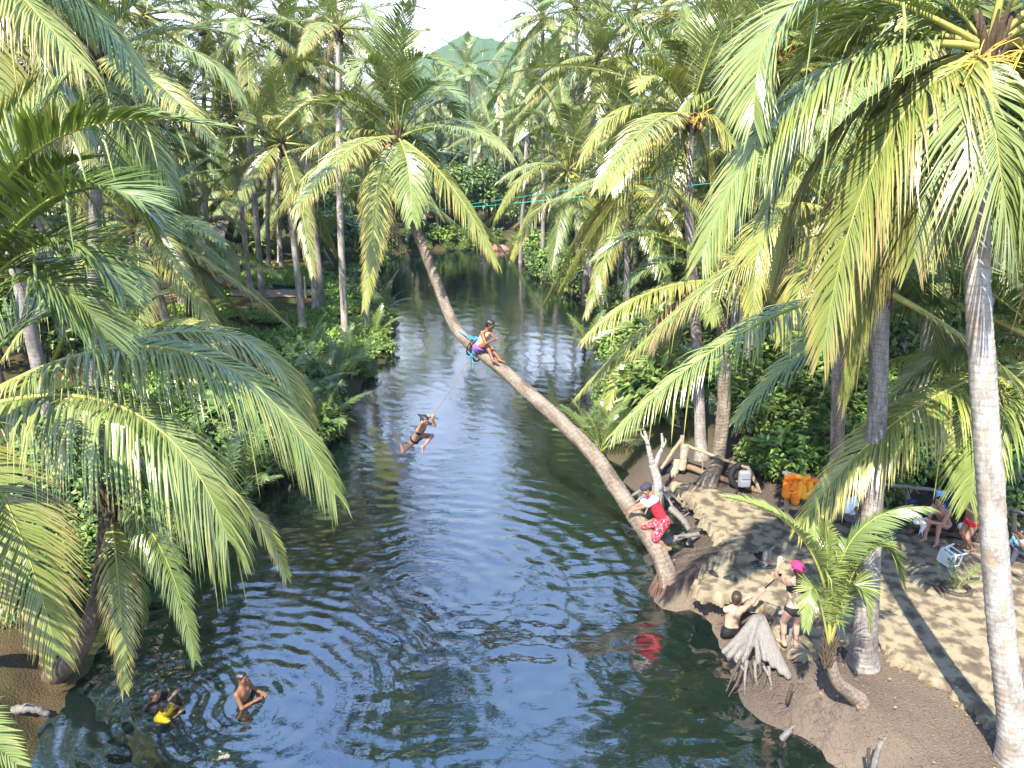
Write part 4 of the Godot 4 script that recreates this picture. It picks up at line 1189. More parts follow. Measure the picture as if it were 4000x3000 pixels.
# ---------------------------------------------------------------- people
# meshes the union of tapered capsules [a, b, ra, rb] as surface nets; clips are planes that cut it (keep the negative side)
func nets(bones: Array, cell: float, blend: float, clips := []) -> Array:
	var lo := Vector3(1e9, 1e9, 1e9)
	var hi := -lo
	for b in bones:
		var r: float = maxf(b[2], b[3]) + cell * 2.0 + blend
		for q in 2:
			lo = lo.min(b[q] - Vector3(r, r, r))
			hi = hi.max(b[q] + Vector3(r, r, r))
	var n := Vector3i(((hi - lo) / cell).ceil()) + Vector3i(2, 2, 2)
	var sx := 1
	var sy := n.x
	var sz := n.x * n.y
	var f := PackedFloat32Array()
	f.resize(sz * n.z)
	f.fill(1.0)
	for b in bones:
		var a: Vector3 = b[0]
		var ab: Vector3 = b[1] - a
		var ra: float = b[2]
		var dr: float = b[3] - ra
		var il := 1.0 / maxf(ab.length_squared(), 1e-9)
		var r := maxf(ra, b[3]) + cell * 1.5 + blend
		var l := Vector3i(((a.min(b[1]) - Vector3(r, r, r) - lo) / cell).floor()).clamp(Vector3i.ZERO, n - Vector3i.ONE)
		var h := Vector3i(((a.max(b[1]) + Vector3(r, r, r) - lo) / cell).ceil()).clamp(Vector3i.ZERO, n - Vector3i.ONE)
		for k in range(l.z, h.z + 1):
			for j in range(l.y, h.y + 1):
				var at := k * sz + j * sy + l.x
				var p := lo + Vector3(l.x, j, k) * cell - a
				for i in range(l.x, h.x + 1):
					var t := clampf(p.dot(ab) * il, 0.0, 1.0)
					var d := (p - ab * t).length() - ra - dr * t
					if d < r:
						var o := f[at]
						var e := blend - absf(o - d)
						var m := minf(o, d)
						f[at] = m - e * e * 0.25 / blend if e > 0.0 else m
					at += 1
					p.x += cell
	if clips.size():
		for k in n.z:
			for j in n.y:
				for i in n.x:
					var at := k * sz + j * sy + i
					if f[at] < 0.2:
						var p := lo + Vector3(i, j, k) * cell
						for c in clips:
							f[at] = maxf(f[at], c.distance_to(p))
	var v := PackedVector3Array()
	var idx := PackedInt32Array()
	var cells := {}
	var offs := [0, sx, sy, sx + sy, sz, sx + sz, sy + sz, sx + sy + sz]
	var crn := [Vector3(0, 0, 0), Vector3(1, 0, 0), Vector3(0, 1, 0), Vector3(1, 1, 0), Vector3(0, 0, 1), Vector3(1, 0, 1), Vector3(0, 1, 1), Vector3(1, 1, 1)]
	var edges := [0, 1, 2, 3, 4, 5, 6, 7, 0, 2, 1, 3, 4, 6, 5, 7, 0, 4, 1, 5, 2, 6, 3, 7]
	for k in n.z - 1:
		for j in n.y - 1:
			var at := k * sz + j * sy - 1
			for i in n.x - 1:
				at += 1
				var f0 := f[at]
				if f0 > cell * 3.0 or f0 < -cell * 3.0:
					continue
				var neg := 0
				for q in offs:
					if f[at + q] < 0.0:
						neg += 1
				if neg == 0 or neg == 8:
					continue
				var sum := Vector3.ZERO
				var cnt := 0
				for e in 12:
					var qa: int = edges[e * 2]
					var qb: int = edges[e * 2 + 1]
					var fa := f[at + offs[qa]]
					var fb := f[at + offs[qb]]
					if (fa < 0.0) != (fb < 0.0):
						sum += crn[qa].lerp(crn[qb], fa / (fa - fb))
						cnt += 1
				cells[at] = v.size()
				v.append(lo + (Vector3(i, j, k) + sum / cnt) * cell)
	for at in cells:
		var inside: bool = f[at] < 0.0
		for ax in 3:
			var s: int = [sx, sy, sz][ax]
			if inside == (f[at + s] < 0.0):
				continue
			var u: int = [sy, sz, sx][ax]
			var w: int = [sz, sx, sy][ax]
			if not (cells.has(at - u - w) and cells.has(at - u) and cells.has(at - w)):
				continue
			var a: int = cells[at - u - w]
			var b: int = cells[at - w]
			var c: int = cells[at]
			var d: int = cells[at - u]
			if inside:
				idx.append_array([a, c, b, a, d, c])
			else:
				idx.append_array([a, b, c, a, c, d])
	return [v, idx, smooth_normals(v, idx)]

var head_shape: Array
var hand_shapes := {}

func make_templates() -> void:
	# a head: face towards +z, crown +y, centre of the skull at the origin
	head_shape = nets([[Vector3(0, 0.035, -0.04), Vector3(0, 0.035, 0.022), 0.079, 0.074], [Vector3(-0.012, -0.02, 0.02), Vector3(0.012, -0.02, 0.02), 0.064, 0.064], [Vector3(-0.022, -0.062, 0.03), Vector3(0.022, -0.062, 0.03), 0.042, 0.042], [Vector3(0, -0.088, 0.062), Vector3(0, -0.08, 0.05), 0.021, 0.026], [Vector3(0, 0.012, 0.09), Vector3(0, -0.024, 0.104), 0.01, 0.014], [Vector3(-0.034, 0.03, 0.074), Vector3(0.034, 0.03, 0.074), 0.019, 0.019], [Vector3(-0.018, -0.055, 0.076), Vector3(0.018, -0.055, 0.076), 0.012, 0.012], [Vector3(-0.08, 0.012, -0.012), Vector3(-0.078, -0.022, -0.008), 0.014, 0.01], [Vector3(0.08, 0.012, -0.012), Vector3(0.078, -0.022, -0.008), 0.014, 0.01], [Vector3(-0.045, -0.012, 0.062), Vector3(-0.04, -0.02, 0.06), 0.024, 0.02], [Vector3(0.045, -0.012, 0.062), Vector3(0.04, -0.02, 0.06), 0.024, 0.02], [Vector3(0, -0.06, -0.02), Vector3(0, -0.15, -0.035), 0.05, 0.052]], 0.0085, 0.02)
	var tint := PackedByteArray()
	for p in head_shape[0]:
		var id := 0
		for s in [-1.0, 1.0]:
			if p.distance_to(Vector3(0.032 * s, 0.006, 0.082)) < 0.014:
				id = 1
			elif p.z > 0.05 and absf(p.y - 0.036) < 0.007 and absf(p.x - 0.034 * s) < 0.022:
				id = 3
		if p.z > 0.07 and absf(p.y + 0.055) < 0.009 and absf(p.x) < 0.025:
			id = 2
		tint.append(id)
	head_shape.append(tint)
	# hands: wrist at the origin, fingers along +y, palm towards +z, thumb towards +x
	for pose in ["open", "grip"]:
		var b := []
		var lens := [0.062, 0.072, 0.078, 0.07]
		for q in 4:
			var x: float = -0.029 + 0.0195 * q
			b.append([Vector3(x * 0.55, 0.0, 0), Vector3(x, 0.082, 0.002), 0.018, 0.0125])
			var p := Vector3(x, 0.085, 0.003)
			var ang := 0.0
			for s in 3:
				ang += ([0.25, 0.45, 0.4] if pose == "open" else [1.25, 1.35, 0.9])[s]
				var e: Vector3 = p + Vector3(x * 0.12 if pose == "open" else 0.0, cos(ang), sin(ang)).normalized() * lens[q] * [0.46, 0.31, 0.23][s]
				b.append([p, e, 0.0092 - 0.0008 * s, 0.0086 - 0.0008 * s])
				p = e
		var th := [Vector3(0.02, 0.02, 0.006), Vector3(0.045, 0.05, 0.018), Vector3(0.056, 0.08, 0.026), Vector3(0.06, 0.104, 0.034)]
		if pose == "grip":
			th = [Vector3(0.02, 0.02, 0.008), Vector3(0.042, 0.05, 0.028), Vector3(0.03, 0.072, 0.048), Vector3(0.01, 0.08, 0.056)]
		for s in 3:
			b.append([th[s], th[s + 1], 0.0125 - 0.0012 * s, 0.011 - 0.001 * s])
		hand_shapes[pose] = nets(b, 0.0062, 0.006)

func reach(a: Vector3, target: Vector3, l1: float, l2: float, hint: Vector3) -> Array:
	var d := target - a
	var dist := clampf(d.length(), 0.05, (l1 + l2) * 0.995)
	d = d.normalized()
	var h := hint - d * hint.dot(d)
	h = h.normalized() if h.length() > 1e-4 else Vector3.UP
	var x := (l1 * l1 - l2 * l2 + dist * dist) / (2.0 * dist)
	var y := sqrt(maxf(0.0, l1 * l1 - x * x))
	return [a + d * x + h * y, a + d * dist]

# s: world joints. Returns the person node; s.bones keeps the named bones for clothing
func person(label: String, s: Dictionary) -> Node3D:
	var k: float = s.get("k", 1.0)
	var g: float = s.get("girth", 1.0) * k
	var woman: bool = s.get("woman", false)
	var base: Vector3 = s.get("base", (s.ankles[0] + s.ankles[1]) * 0.5 - Vector3.UP * 0.07)
	var t := thing("person", base, label, "person")
	var pelvis: Vector3 = s.pelvis - base
	var neck: Vector3 = s.neck - base
	var right: Vector3 = s.right.normalized()
	var spine := (neck - pelvis).normalized()
	right = (right - spine * right.dot(spine)).normalized()
	var front := spine.cross(right).normalized() * -1.0
	var hr: Vector3 = s.get("hip_right", right).normalized()
	var up0 := (spine - hr * spine.dot(hr)).normalized()
	var B := {}
	var sw := (0.16 if woman else 0.18) * k
	var hw := (0.092 if woman else 0.085) * k
	var bend: Vector3 = front * -0.02 * k
	var waist: Vector3 = pelvis.lerp(neck, 0.42) + bend
	var top: Vector3 = pelvis.lerp(neck, 0.8) + bend
	for side in 2:
		var sg := -1.0 if side == 0 else 1.0
		var c := "_l" if side == 0 else "_r"
		B["belly" + c] = [pelvis + hr * sg * 0.055 * k, waist + right * sg * 0.045 * k, (0.098 if woman else 0.09) * g, (0.078 if woman else 0.088) * g]
		B["chest" + c] = [waist + right * sg * 0.045 * k, top + right * sg * 0.068 * k, (0.078 if woman else 0.088) * g, (0.085 if woman else 0.1) * g]
		B["glute" + c] = [pelvis + hr * sg * 0.07 * k - front * 0.045 * k - up0 * 0.03 * k, pelvis + hr * sg * 0.07 * k - front * 0.04 * k - up0 * 0.06 * k, (0.082 if woman else 0.072) * g, (0.08 if woman else 0.07) * g]
		if woman:
			B["bust" + c] = [top + right * sg * 0.07 * k + front * 0.065 * k - spine * 0.05 * k, top + right * sg * 0.075 * k + front * 0.075 * k - spine * 0.055 * k, 0.055 * k, 0.05 * k]
		else:
			B["bust" + c] = [top + right * sg * 0.04 * k + front * 0.045 * k - spine * 0.02 * k, top + right * sg * 0.09 * k + front * 0.03 * k, 0.06 * k, 0.055 * k]
		var sh: Vector3 = neck - spine * 0.055 * k + right * sg * sw
		var el: Array = reach(sh, s.hands[side] - base, 0.285 * k, 0.255 * k, s.elbows[side])
		B["shoulder" + c] = [neck - spine * 0.03 * k, sh, 0.052 * g, 0.055 * g]
		B["upper_arm" + c] = [sh, el[0], 0.05 * g, 0.037 * g]
		B["forearm" + c] = [el[0], el[1], 0.039 * g, 0.026 * g]
		var hip: Vector3 = pelvis + hr * sg * hw - up0 * 0.03 * k
		var kn: Array = reach(hip, s.ankles[side] - base, 0.42 * k, 0.41 * k, s.knees[side])
		B["thigh" + c] = [hip, kn[0], (0.09 if woman else 0.082) * g, 0.053 * g]
		B["shin" + c] = [kn[0], kn[1], 0.05 * g, 0.034 * g]
		var back: Vector3 = (kn[0] - kn[1]).normalized()
		var toe: Vector3 = s.toes[side].normalized()
		B["calf" + c] = [kn[0].lerp(kn[1], 0.18) - toe * 0.018 * k, kn[0].lerp(kn[1], 0.48) - toe * 0.02 * k, 0.043 * g, 0.04 * g]
		B["foot" + c] = [kn[1] - back * 0.045 * k - toe * 0.03 * k, kn[1] - back * 0.055 * k + toe * 0.145 * k, 0.034 * k, 0.024 * k]
		B["heel" + c] = [kn[1], kn[1] - back * 0.04 * k - toe * 0.03 * k, 0.034 * k, 0.034 * k]
	var look: Vector3 = s.look.normalized()
	var hup: Vector3 = (s.get("crown", Vector3.UP.lerp(spine, 0.4)) as Vector3).normalized()
	hup = (hup - look * hup.dot(look)).normalized()
	var hc: Vector3 = neck + (hup * 0.65 + spine * 0.35).normalized() * 0.185 * k + look * 0.02 * k
	B["neck"] = [neck - spine * 0.03 * k, hc - hup * 0.09 * k - look * 0.02 * k, 0.056 * g, 0.05 * g]
	var cell: float = s.get("cell", 0.018)
	var shape := nets(B.values(), cell, 0.035 * k)
	var v: PackedVector3Array = shape[0]
	var idx: PackedInt32Array = shape[1]
	var nor: PackedVector3Array = shape[2]
	var skin: Color = s.skin
	var col := PackedColorArray()
	col.resize(v.size())
	col.fill(skin)
	var hb := Basis(hup.cross(look), hup, look) * (k * 1.02)
	var first := v.size()
	for i in head_shape[0].size():
		v.append(hc + hb * head_shape[0][i])
		nor.append((hb * head_shape[2][i]).normalized())
		col.append([skin, Color(0.03, 0.025, 0.02), skin * Color(1.1, 0.6, 0.6), skin * 0.3][head_shape[3][i]])
	for q in head_shape[1]:
		idx.append(q + first)
	for side in 2:
		var c := "_l" if side == 0 else "_r"
		var fa: Array = B["forearm" + c]
		var along: Vector3 = (fa[1] - fa[0]).normalized()
		if s.has("fingers") and s.fingers[side] != Vector3.ZERO:
			along = s.fingers[side].normalized()
		var palm: Vector3 = s.palms[side] if s.has("palms") else Vector3.DOWN
		palm = (palm - along * palm.dot(along)).normalized()
		var thumb := along.cross(palm)
		var shp: Array = hand_shapes[s.get("grip", "open")]
		# the right hand's thumb lies to the left of its fingers when the palm faces away, the left hand is its mirror
		var mirror := -1.0 if side == 0 else 1.0
		first = v.size()
		for i in shp[0].size():
			var p: Vector3 = shp[0][i]
			var q: Vector3 = shp[2][i]
			v.append(fa[1] + (thumb * p.x * mirror + along * p.y + palm * p.z) * k)
			nor.append(thumb * q.x * mirror + along * q.y + palm * q.z)
			col.append(skin)
		for i in range(0, shp[1].size(), 3):
			if mirror > 0.0:
				idx.append_array([shp[1][i] + first, shp[1][i + 1] + first, shp[1][i + 2] + first])
			else:
				idx.append_array([shp[1][i] + first, shp[1][i + 2] + first, shp[1][i + 1] + first])
	part("body", mesh_of(v, idx, col, nor), M.skin, t)
	s.B = B
	s.node = t
	s.frame = {"pelvis": pelvis, "neck": neck, "spine": spine, "right": right, "front": front, "k": k, "up": up0, "hr": hr}
	s.head = [hc, hb]
	return t

func garment(s: Dictionary, called: String, list: Array, grow: float, clips: Array, mat: Material, cell := 0.018) -> void:
	var bones := []
	for e in list:
		for c in (["_l", "_r"] if not s.B.has(e[0]) else [""]):
			var b: Array = s.B[e[0] + c]
			var t0: float = e[1] if e.size() > 1 else 0.0
			var t1: float = e[2] if e.size() > 2 else 1.0
			var x: float = e[3] if e.size() > 3 else 0.0
			bones.append([b[0].lerp(b[1], t0), b[0].lerp(b[1], t1), lerpf(b[2], b[3], t0) + grow, lerpf(b[2], b[3], t1) + grow + x])
	var r := nets(bones, cell, 0.035, clips)
	part(called, mesh_of(r[0], r[1], null, r[2]), mat, s.node)

func cut(n: Vector3, p: Vector3) -> Plane:
	return Plane(n.normalized(), n.normalized().dot(p))

func hair(s: Dictionary, extra: Array, mat: Material, low := 0.0, called := "hair", grow := 0.013, tilt := Vector3(0, -0.62, 0.78)) -> void:
	var b := [[Vector3(0, 0.037, -0.042), Vector3(0, 0.037, 0.02), 0.079 + grow, 0.074 + grow], [Vector3(0, -0.01 - low, -0.05), Vector3(0, 0.0, -0.03), 0.06 + grow, 0.066 + grow]]
	var hc: Vector3 = s.head[0]
	var hb: Basis = s.head[1]
	var r := nets(b, 0.009, 0.02, [cut(tilt, Vector3(0, 0.055, 0.062))])
	var v: PackedVector3Array = r[0]
	var idx: PackedInt32Array = r[1]
	var nor: PackedVector3Array = r[2]
	if extra.size():
		var q := nets(extra, 0.011, 0.02)
		var first := v.size()
		v.append_array(q[0])
		nor.append_array(q[2])
		for i in q[1]:
			idx.append(i + first)
	for i in v.size():
		v[i] = hc + hb * v[i]
		nor[i] = (hb * nor[i]).normalized()
	part(called, mesh_of(v, idx, null, nor), mat, s.node)

func trunks(s: Dictionary, mat: Material, down := 0.6, grow := 0.02) -> void:
	var f: Dictionary = s.frame
	garment(s, "shorts", [["belly", 0.0, 0.28], ["glute"], ["thigh", 0.0, down, 0.012]], grow, [cut(f.spine, f.pelvis + f.spine * 0.085 * f.k)], mat)

func briefs(s: Dictionary, mat: Material) -> void:
	var f: Dictionary = s.frame
	var low: Vector3 = f.pelvis - f.up * 0.125 * f.k
	garment(s, "bikini_bottom", [["belly", 0.0, 0.3], ["glute"], ["thigh", 0.0, 0.25]], 0.008, [cut(f.up, f.pelvis + f.up * 0.05 * f.k), cut(f.hr * 0.75 - f.up, low + f.hr * 0.035), cut(-f.hr * 0.75 - f.up, low - f.hr * 0.035)], mat, 0.013)

func bra(s: Dictionary, mat: Material) -> void:
	var f: Dictionary = s.frame
	var m: Vector3 = f.pelvis.lerp(f.neck, 0.69)
	garment(s, "bikini_top", [["chest"], ["bust"]], 0.008, [cut(f.spine - f.front * 0.25, m + f.spine * 0.055 * f.k), cut(-f.spine, m - f.spine * 0.055 * f.k)], mat, 0.013)

func build_people() -> void:
	make_templates()
	var sk := flat(Color.WHITE, 0.5, 0.4)
	sk.vertex_color_use_as_albedo = true
	sk.subsurf_scatter_enabled = true
	sk.subsurf_scatter_strength = 0.08
	M.skin = sk
	var dark_hair := flat(Color(0.012, 0.01, 0.009), 0.45, 0.5)
	var brown_hair := flat(Color(0.035, 0.022, 0.014), 0.5, 0.4)
	var black := flat(Color(0.012, 0.012, 0.014), 0.7)
	var red := flat(Color(0.3915, 0.01914, 0.02784), 0.85)
	var white := flat(Color(0.4785, 0.4785, 0.4872), 0.85)
	var cream := flat(Color(0.435, 0.3828, 0.2523), 0.85)
	var print_red := flat(Color.WHITE, 0.85)
	print_red.albedo_texture = noise_tex(0.045, [[0.0, Color(0.6, 0.56, 0.56)], [0.2, Color(0.6, 0.56, 0.56)], [0.25, Color(0.55, 0.02, 0.04)], [1.0, Color(0.5, 0.015, 0.035)]], 256, false, 4.0, false, 1)
	print_red.uv1_triplanar = true
	print_red.uv1_scale = Vector3.ONE * 2.4
	var brown := Color(0.1653, 0.0783, 0.04176)
	var tan := Color(0.2349, 0.1305, 0.0783)
	var fair := Color(0.3654, 0.2306, 0.1696)
	# man in red climbing onto the leaning trunk
	var s := {"k": 0.97, "girth": 1.06, "pelvis": Vector3(3.11, 1.465, -13.42), "neck": Vector3(2.869, 1.952, -13.55), "right": Vector3(-0.2, 0, -1), "look": Vector3(-0.85, -0.6, 0.15), "crown": Vector3(-0.5, 0.8, 0), "hands": [Vector3(2.44, 1.622, -13.5), Vector3(2.467, 1.527, -13.78)], "elbows": [Vector3(0.1, -1, 0.3), Vector3(0, -1, -0.3)], "ankles": [Vector3(3.231, 0.836, -13.38), Vector3(3.021, 1.079, -13.5)], "knees": [Vector3(-1, 0.1, 0.2), Vector3(-1, 0.3, 0.1)], "toes": [Vector3(-0.9, -0.35, 0.35), Vector3(-1, 0, 0.2)], "palms": [Vector3(0.3, -1, -0.3), Vector3(0.3, -1, 0.3)], "skin": tan, "cell": 0.017}
	person("man in red and white shirt and cap climbing the leaning palm trunk", s)
	var f: Dictionary = s.frame
	garment(s, "shirt", [["belly", 0.0, 1.0], ["chest"], ["bust"], ["glute", 0.0, 0.6], ["shoulder", 0.1, 0.45]], 0.02, [cut(-f.spine, f.pelvis - f.spine * 0.06)], red)
	garment(s, "sleeve", [["shoulder", 0.55, 1.0], ["upper_arm", 0.0, 0.62, 0.014]], 0.021, [], white)
	trunks(s, print_red, 0.95, 0.024)
	hair(s, [], dark_hair)
	hair(s, [[Vector3(-0.03, 0.045, 0.09), Vector3(0.03, 0.045, 0.09), 0.018, 0.018], [Vector3(-0.03, 0.03, 0.14), Vector3(0.03, 0.03, 0.14), 0.014, 0.014]], flat(Color(0.03, 0.032, 0.05), 0.8), -0.04, "cap", 0.024, Vector3(0, -1, 0.15))
	# man resting on the trunk
	s = {"k": 0.97, "pelvis": Vector3(-0.809, 4.174, -17.35), "neck": Vector3(-0.604, 4.602, -17.2), "right": Vector3(-0.45, 0, 0.85), "look": Vector3(0.85, -0.35, 0.25), "hands": [Vector3(-0.403, 4.487, -16.8), Vector3(-0.451, 4.467, -16.78)], "elbows": [Vector3(0.2, -1, -0.5), Vector3(-0.2, -1, 0.3)], "ankles": [Vector3(-0.309, 3.975, -16.85), Vector3(-0.468, 3.988, -16.8)], "knees": [Vector3(0.6, 1, 0.3), Vector3(0.5, 1, 0.4)], "toes": [Vector3(0.7, -0.1, 0.6), Vector3(0.7, -0.1, 0.6)], "palms": [Vector3(-0.5, -0.3, -0.7), Vector3(0.5, -0.3, 0.2)], "skin": brown, "cell": 0.018}
	person("man in cream vest and purple shorts sitting on the leaning trunk", s)
	f = s.frame
	garment(s, "vest", [["belly", 0.15, 1.0], ["chest"], ["bust"], ["shoulder", 0.15, 0.5, -0.02]], 0.014, [cut(f.spine + f.front * 0.35, f.neck - f.spine * 0.02)], cream)
	trunks(s, flat(Color(0.17, 0.085, 0.33), 0.85), 0.55, 0.028)
	hair(s, [[Vector3(0, 0.11, -0.09), Vector3(0, 0.12, -0.1), 0.036, 0.034], [Vector3(0, -0.03, -0.09), Vector3(0, -0.08, -0.08), 0.04, 0.03]], dark_hair, 0.02)
	# woman on the swing
	s = {"k": 0.93, "woman": true, "pelvis": Vector3(-2.252, 2.329, -15.9), "neck": Vector3(-2.056, 2.753, -15.55), "right": Vector3(-0.25, 0.1, 0.95), "look": Vector3(0.6, -0.3, 0.7), "crown": Vector3(0.3, 0.9, 0.1), "hands": [Vector3(-1.811, 2.963, -15.45), Vector3(-1.945, 2.91, -15.6)], "elbows": [Vector3(0.6, -0.6, 0), Vector3(-0.2, 0.2, 1)], "ankles": [Vector3(-2.039, 2.251, -15.5), Vector3(-2.707, 2.252, -16.1)], "knees": [Vector3(1, 0.2, 0.4), Vector3(-0.3, -1, 0.3)], "toes": [Vector3(0.1, -1, 0.2), Vector3(-0.8, 0.3, 0)], "palms": [Vector3(0.5, 0.3, -0.8), Vector3(0.5, 0.3, -0.8)], "fingers": [Vector3(0.2, 0.9, 0.1), Vector3(0.2, 0.9, 0.1)], "grip": "grip", "skin": Color(0.2523, 0.1436, 0.0957), "base": Vector3(-2.248, 2.098, -15.8), "cell": 0.016}
	person("woman in black bikini swinging on the rope above the water", s)
	bra(s, black)
	briefs(s, black)
	hair(s, [[Vector3(0, -0.02, -0.09), Vector3(0.02, 0.0, -0.2), 0.05, 0.035], [Vector3(0.02, 0.0, -0.2), Vector3(0.03, -0.04, -0.34), 0.035, 0.012]], dark_hair, 0.03)
	# woman standing on the landing, seen from behind
	s = {"k": 0.95, "woman": true, "pelvis": Vector3(4.613, 1.545, -10.195), "neck": Vector3(4.612, 2.04, -10.3), "right": Vector3(1, 0.04, 0.1), "look": Vector3(-0.25, 0.1, -1), "hands": [Vector3(4.259, 2.368, -10.2), Vector3(4.918, 1.39, -10.35)], "elbows": [Vector3(-1, -0.7, 0.2), Vector3(1, 0, 0.5)], "ankles": [Vector3(4.579, 0.78, -10.401), Vector3(4.769, 0.78, -10.354)], "knees": [Vector3(-0.2, 0, -1), Vector3(0.1, 0, -1)], "toes": [Vector3(-0.5, 0, -0.9), Vector3(0.15, 0, -1)], "palms": [Vector3(0.6, 0, -1), Vector3(-1, 0, 0)], "skin": fair, "cell": 0.015}
	person("woman in black bikini and pink cap standing on the landing", s)
	bra(s, black)
	briefs(s, black)
	hair(s, [[Vector3(0, -0.02, -0.085), Vector3(0, -0.2, -0.1), 0.06, 0.045], [Vector3(0, -0.2, -0.1), Vector3(0, -0.3, -0.09), 0.045, 0.02]], brown_hair, 0.03)
	hair(s, [[Vector3(-0.03, 0.04, 0.1), Vector3(0.03, 0.04, 0.1), 0.018, 0.018], [Vector3(-0.03, 0.025, 0.15), Vector3(0.03, 0.025, 0.15), 0.014, 0.014]], flat(Color(0.42, 0.03, 0.11), 0.8), -0.04, "cap", 0.024, Vector3(0, -1, 0.15))
	# man wading at the stump, reaching up
	s = {"k": 0.98, "pelvis": Vector3(4.05, 0.24, -11.45), "neck": Vector3(4.098, 0.709, -11.5), "right": Vector3(1, 0.1, -0.25), "look": Vector3(0.4, 0.1, -0.9), "hands": [Vector3(4.421, 0.749, -11.75), Vector3(4.507, 1.204, -11.3)], "elbows": [Vector3(-0.3, -1, 0), Vector3(0.2, -1, 0.3)], "ankles": [Vector3(4.014, -0.276, -11.3), Vector3(4.2, -0.325, -11.4)], "knees": [Vector3(0, 0, -1), Vector3(0.2, 0, -1)], "toes": [Vector3(0, 0, -1), Vector3(0.3, 0, -1)], "palms": [Vector3(0, -1, -0.3), Vector3(0, -0.4, -1)], "grip": "grip", "skin": fair, "cell": 0.015, "base": Vector3(4.082, 0.196, -11.45)}
	person("pale bare-backed man wading by the stump with arm raised", s)
	trunks(s, black, 0.6)
	hair(s, [], brown_hair, 0.03)
	# man sitting on the bench
	s = {"k": 0.95, "pelvis": Vector3(9.453, 0.959, -14.15), "neck": Vector3(9.156, 1.446, -14), "right": Vector3(-0.4, 0, -0.9), "look": Vector3(-1, -0.05, 0.15), "hands": [Vector3(8.865, 1.244, -13.75), Vector3(8.914, 1.189, -13.9)], "elbows": [Vector3(0.3, -1, 0.5), Vector3(0.1, -1, -0.5)], "ankles": [Vector3(9.022, 0.79, -13.717), Vector3(8.879, 0.79, -13.914)], "knees": [Vector3(-1, 0.6, 0.3), Vector3(-1, 0.6, 0)], "toes": [Vector3(-0.7, 0, 0.6), Vector3(-0.9, 0, 0.4)], "palms": [Vector3(-0.2, 0, -1), Vector3(0.2, 0, 1)], "skin": Color(0.3132, 0.174, 0.1218), "cell": 0.017}
	person("bare-chested man in dark shorts sitting on the wooden bench", s)
	trunks(s, black, 0.62)
	hair(s, [], brown_hair)
	# woman standing behind the whitish trunk
	s = {"k": 0.88, "girth": 1.1, "woman": true, "pelvis": Vector3(9.513, 1.46, -13.452), "neck": Vector3(9.333, 1.93, -13.3), "right": Vector3(-0.25, 0, -0.95), "look": Vector3(-1, 0, 0.1), "hands": [Vector3(9.639, 1.603, -13.4), Vector3(9.894, 1.398, -13.8)], "elbows": [Vector3(0.5, -0.3, 0.6), Vector3(0.5, -0.3, -0.6)], "ankles": [Vector3(9.611, 0.78, -13.457), Vector3(9.603, 0.78, -13.648)], "knees": [Vector3(-1, 0, 0.2), Vector3(-1, 0, 0.1)], "toes": [Vector3(-0.9, 0, 0.3), Vector3(-0.9, 0, 0.3)], "skin": Color(0.2871, 0.1522, 0.1044), "cell": 0.017}
	person("woman in cream top and red bikini bottom beside the bench", s)
	bra(s, cream)
	briefs(s, red)
	hair(s, [[Vector3(0, 0.05, -0.11), Vector3(0, 0.0, -0.14), 0.045, 0.03]], dark_hair, 0.03)
	# boy at the right edge
	s = {"k": 0.82, "pelvis": Vector3(10.364, 0.949, -13), "neck": Vector3(10.232, 1.278, -12.95), "right": Vector3(-0.3, 0, -1), "look": Vector3(-1, -0.2, 0.2), "hands": [Vector3(9.953, 1.435, -12.75), Vector3(10.171, 1.007, -13)], "elbows": [Vector3(0, -1, 0.4), Vector3(0, -1, -0.3)], "ankles": [Vector3(10.093, 0.78, -12.93), Vector3(10.112, 0.78, -13.038)], "knees": [Vector3(-1, 0.8, 0.2), Vector3(-1, 0.8, 0)], "toes": [Vector3(-1, 0, 0.3), Vector3(-1, 0, 0.3)], "skin": brown, "cell": 0.02}
	person("boy in light blue shirt sitting at the right edge", s)
	garment(s, "shirt", [["belly"], ["chest"], ["bust"], ["shoulder"], ["upper_arm", 0.0, 0.6, 0.012]], 0.016, [], flat(Color(0.16, 0.4, 0.62), 0.85), 0.02)
	garment(s, "trousers", [["belly", 0, 0.2], ["glute"], ["thigh"], ["shin", 0.0, 0.9, 0.01]], 0.014, [], flat(Color(0.05, 0.06, 0.085), 0.85), 0.02)
	hair(s, [], dark_hair)
	# person half hidden by the hanging frond
	s = {"k": 0.93, "pelvis": Vector3(7.397, 1.128, -14.3), "neck": Vector3(7.355, 1.516, -14.35), "right": Vector3(-0.6, 0, 0.5), "look": Vector3(0.6, -0.1, 0.5), "hands": [Vector3(7.409, 1.264, -14), Vector3(7.278, 1.286, -13.9)], "elbows": [Vector3(0.3, -1, 0), Vector3(0, -1, 0.3)], "ankles": [Vector3(7.595, 0.79, -14.14), Vector3(7.386, 0.79, -14.049)], "knees": [Vector3(0.6, 0.8, 0.6), Vector3(0.4, 0.8, 0.6)], "toes": [Vector3(0.5, 0, 0.8), Vector3(0.4, 0, 0.8)], "skin": brown, "cell": 0.02}
	person("person in pale shirt and jeans sitting behind the hanging frond", s)
	garment(s, "shirt", [["belly"], ["chest"], ["bust"], ["shoulder"], ["upper_arm", 0.0, 0.7, 0.012]], 0.018, [], flat(Color(0.5, 0.56, 0.6), 0.85), 0.02)
	garment(s, "trousers", [["belly", 0, 0.2], ["glute"], ["thigh"], ["shin", 0.0, 0.9, 0.01]], 0.014, [], flat(Color(0.07, 0.1, 0.17), 0.85), 0.02)
	hair(s, [], dark_hair)
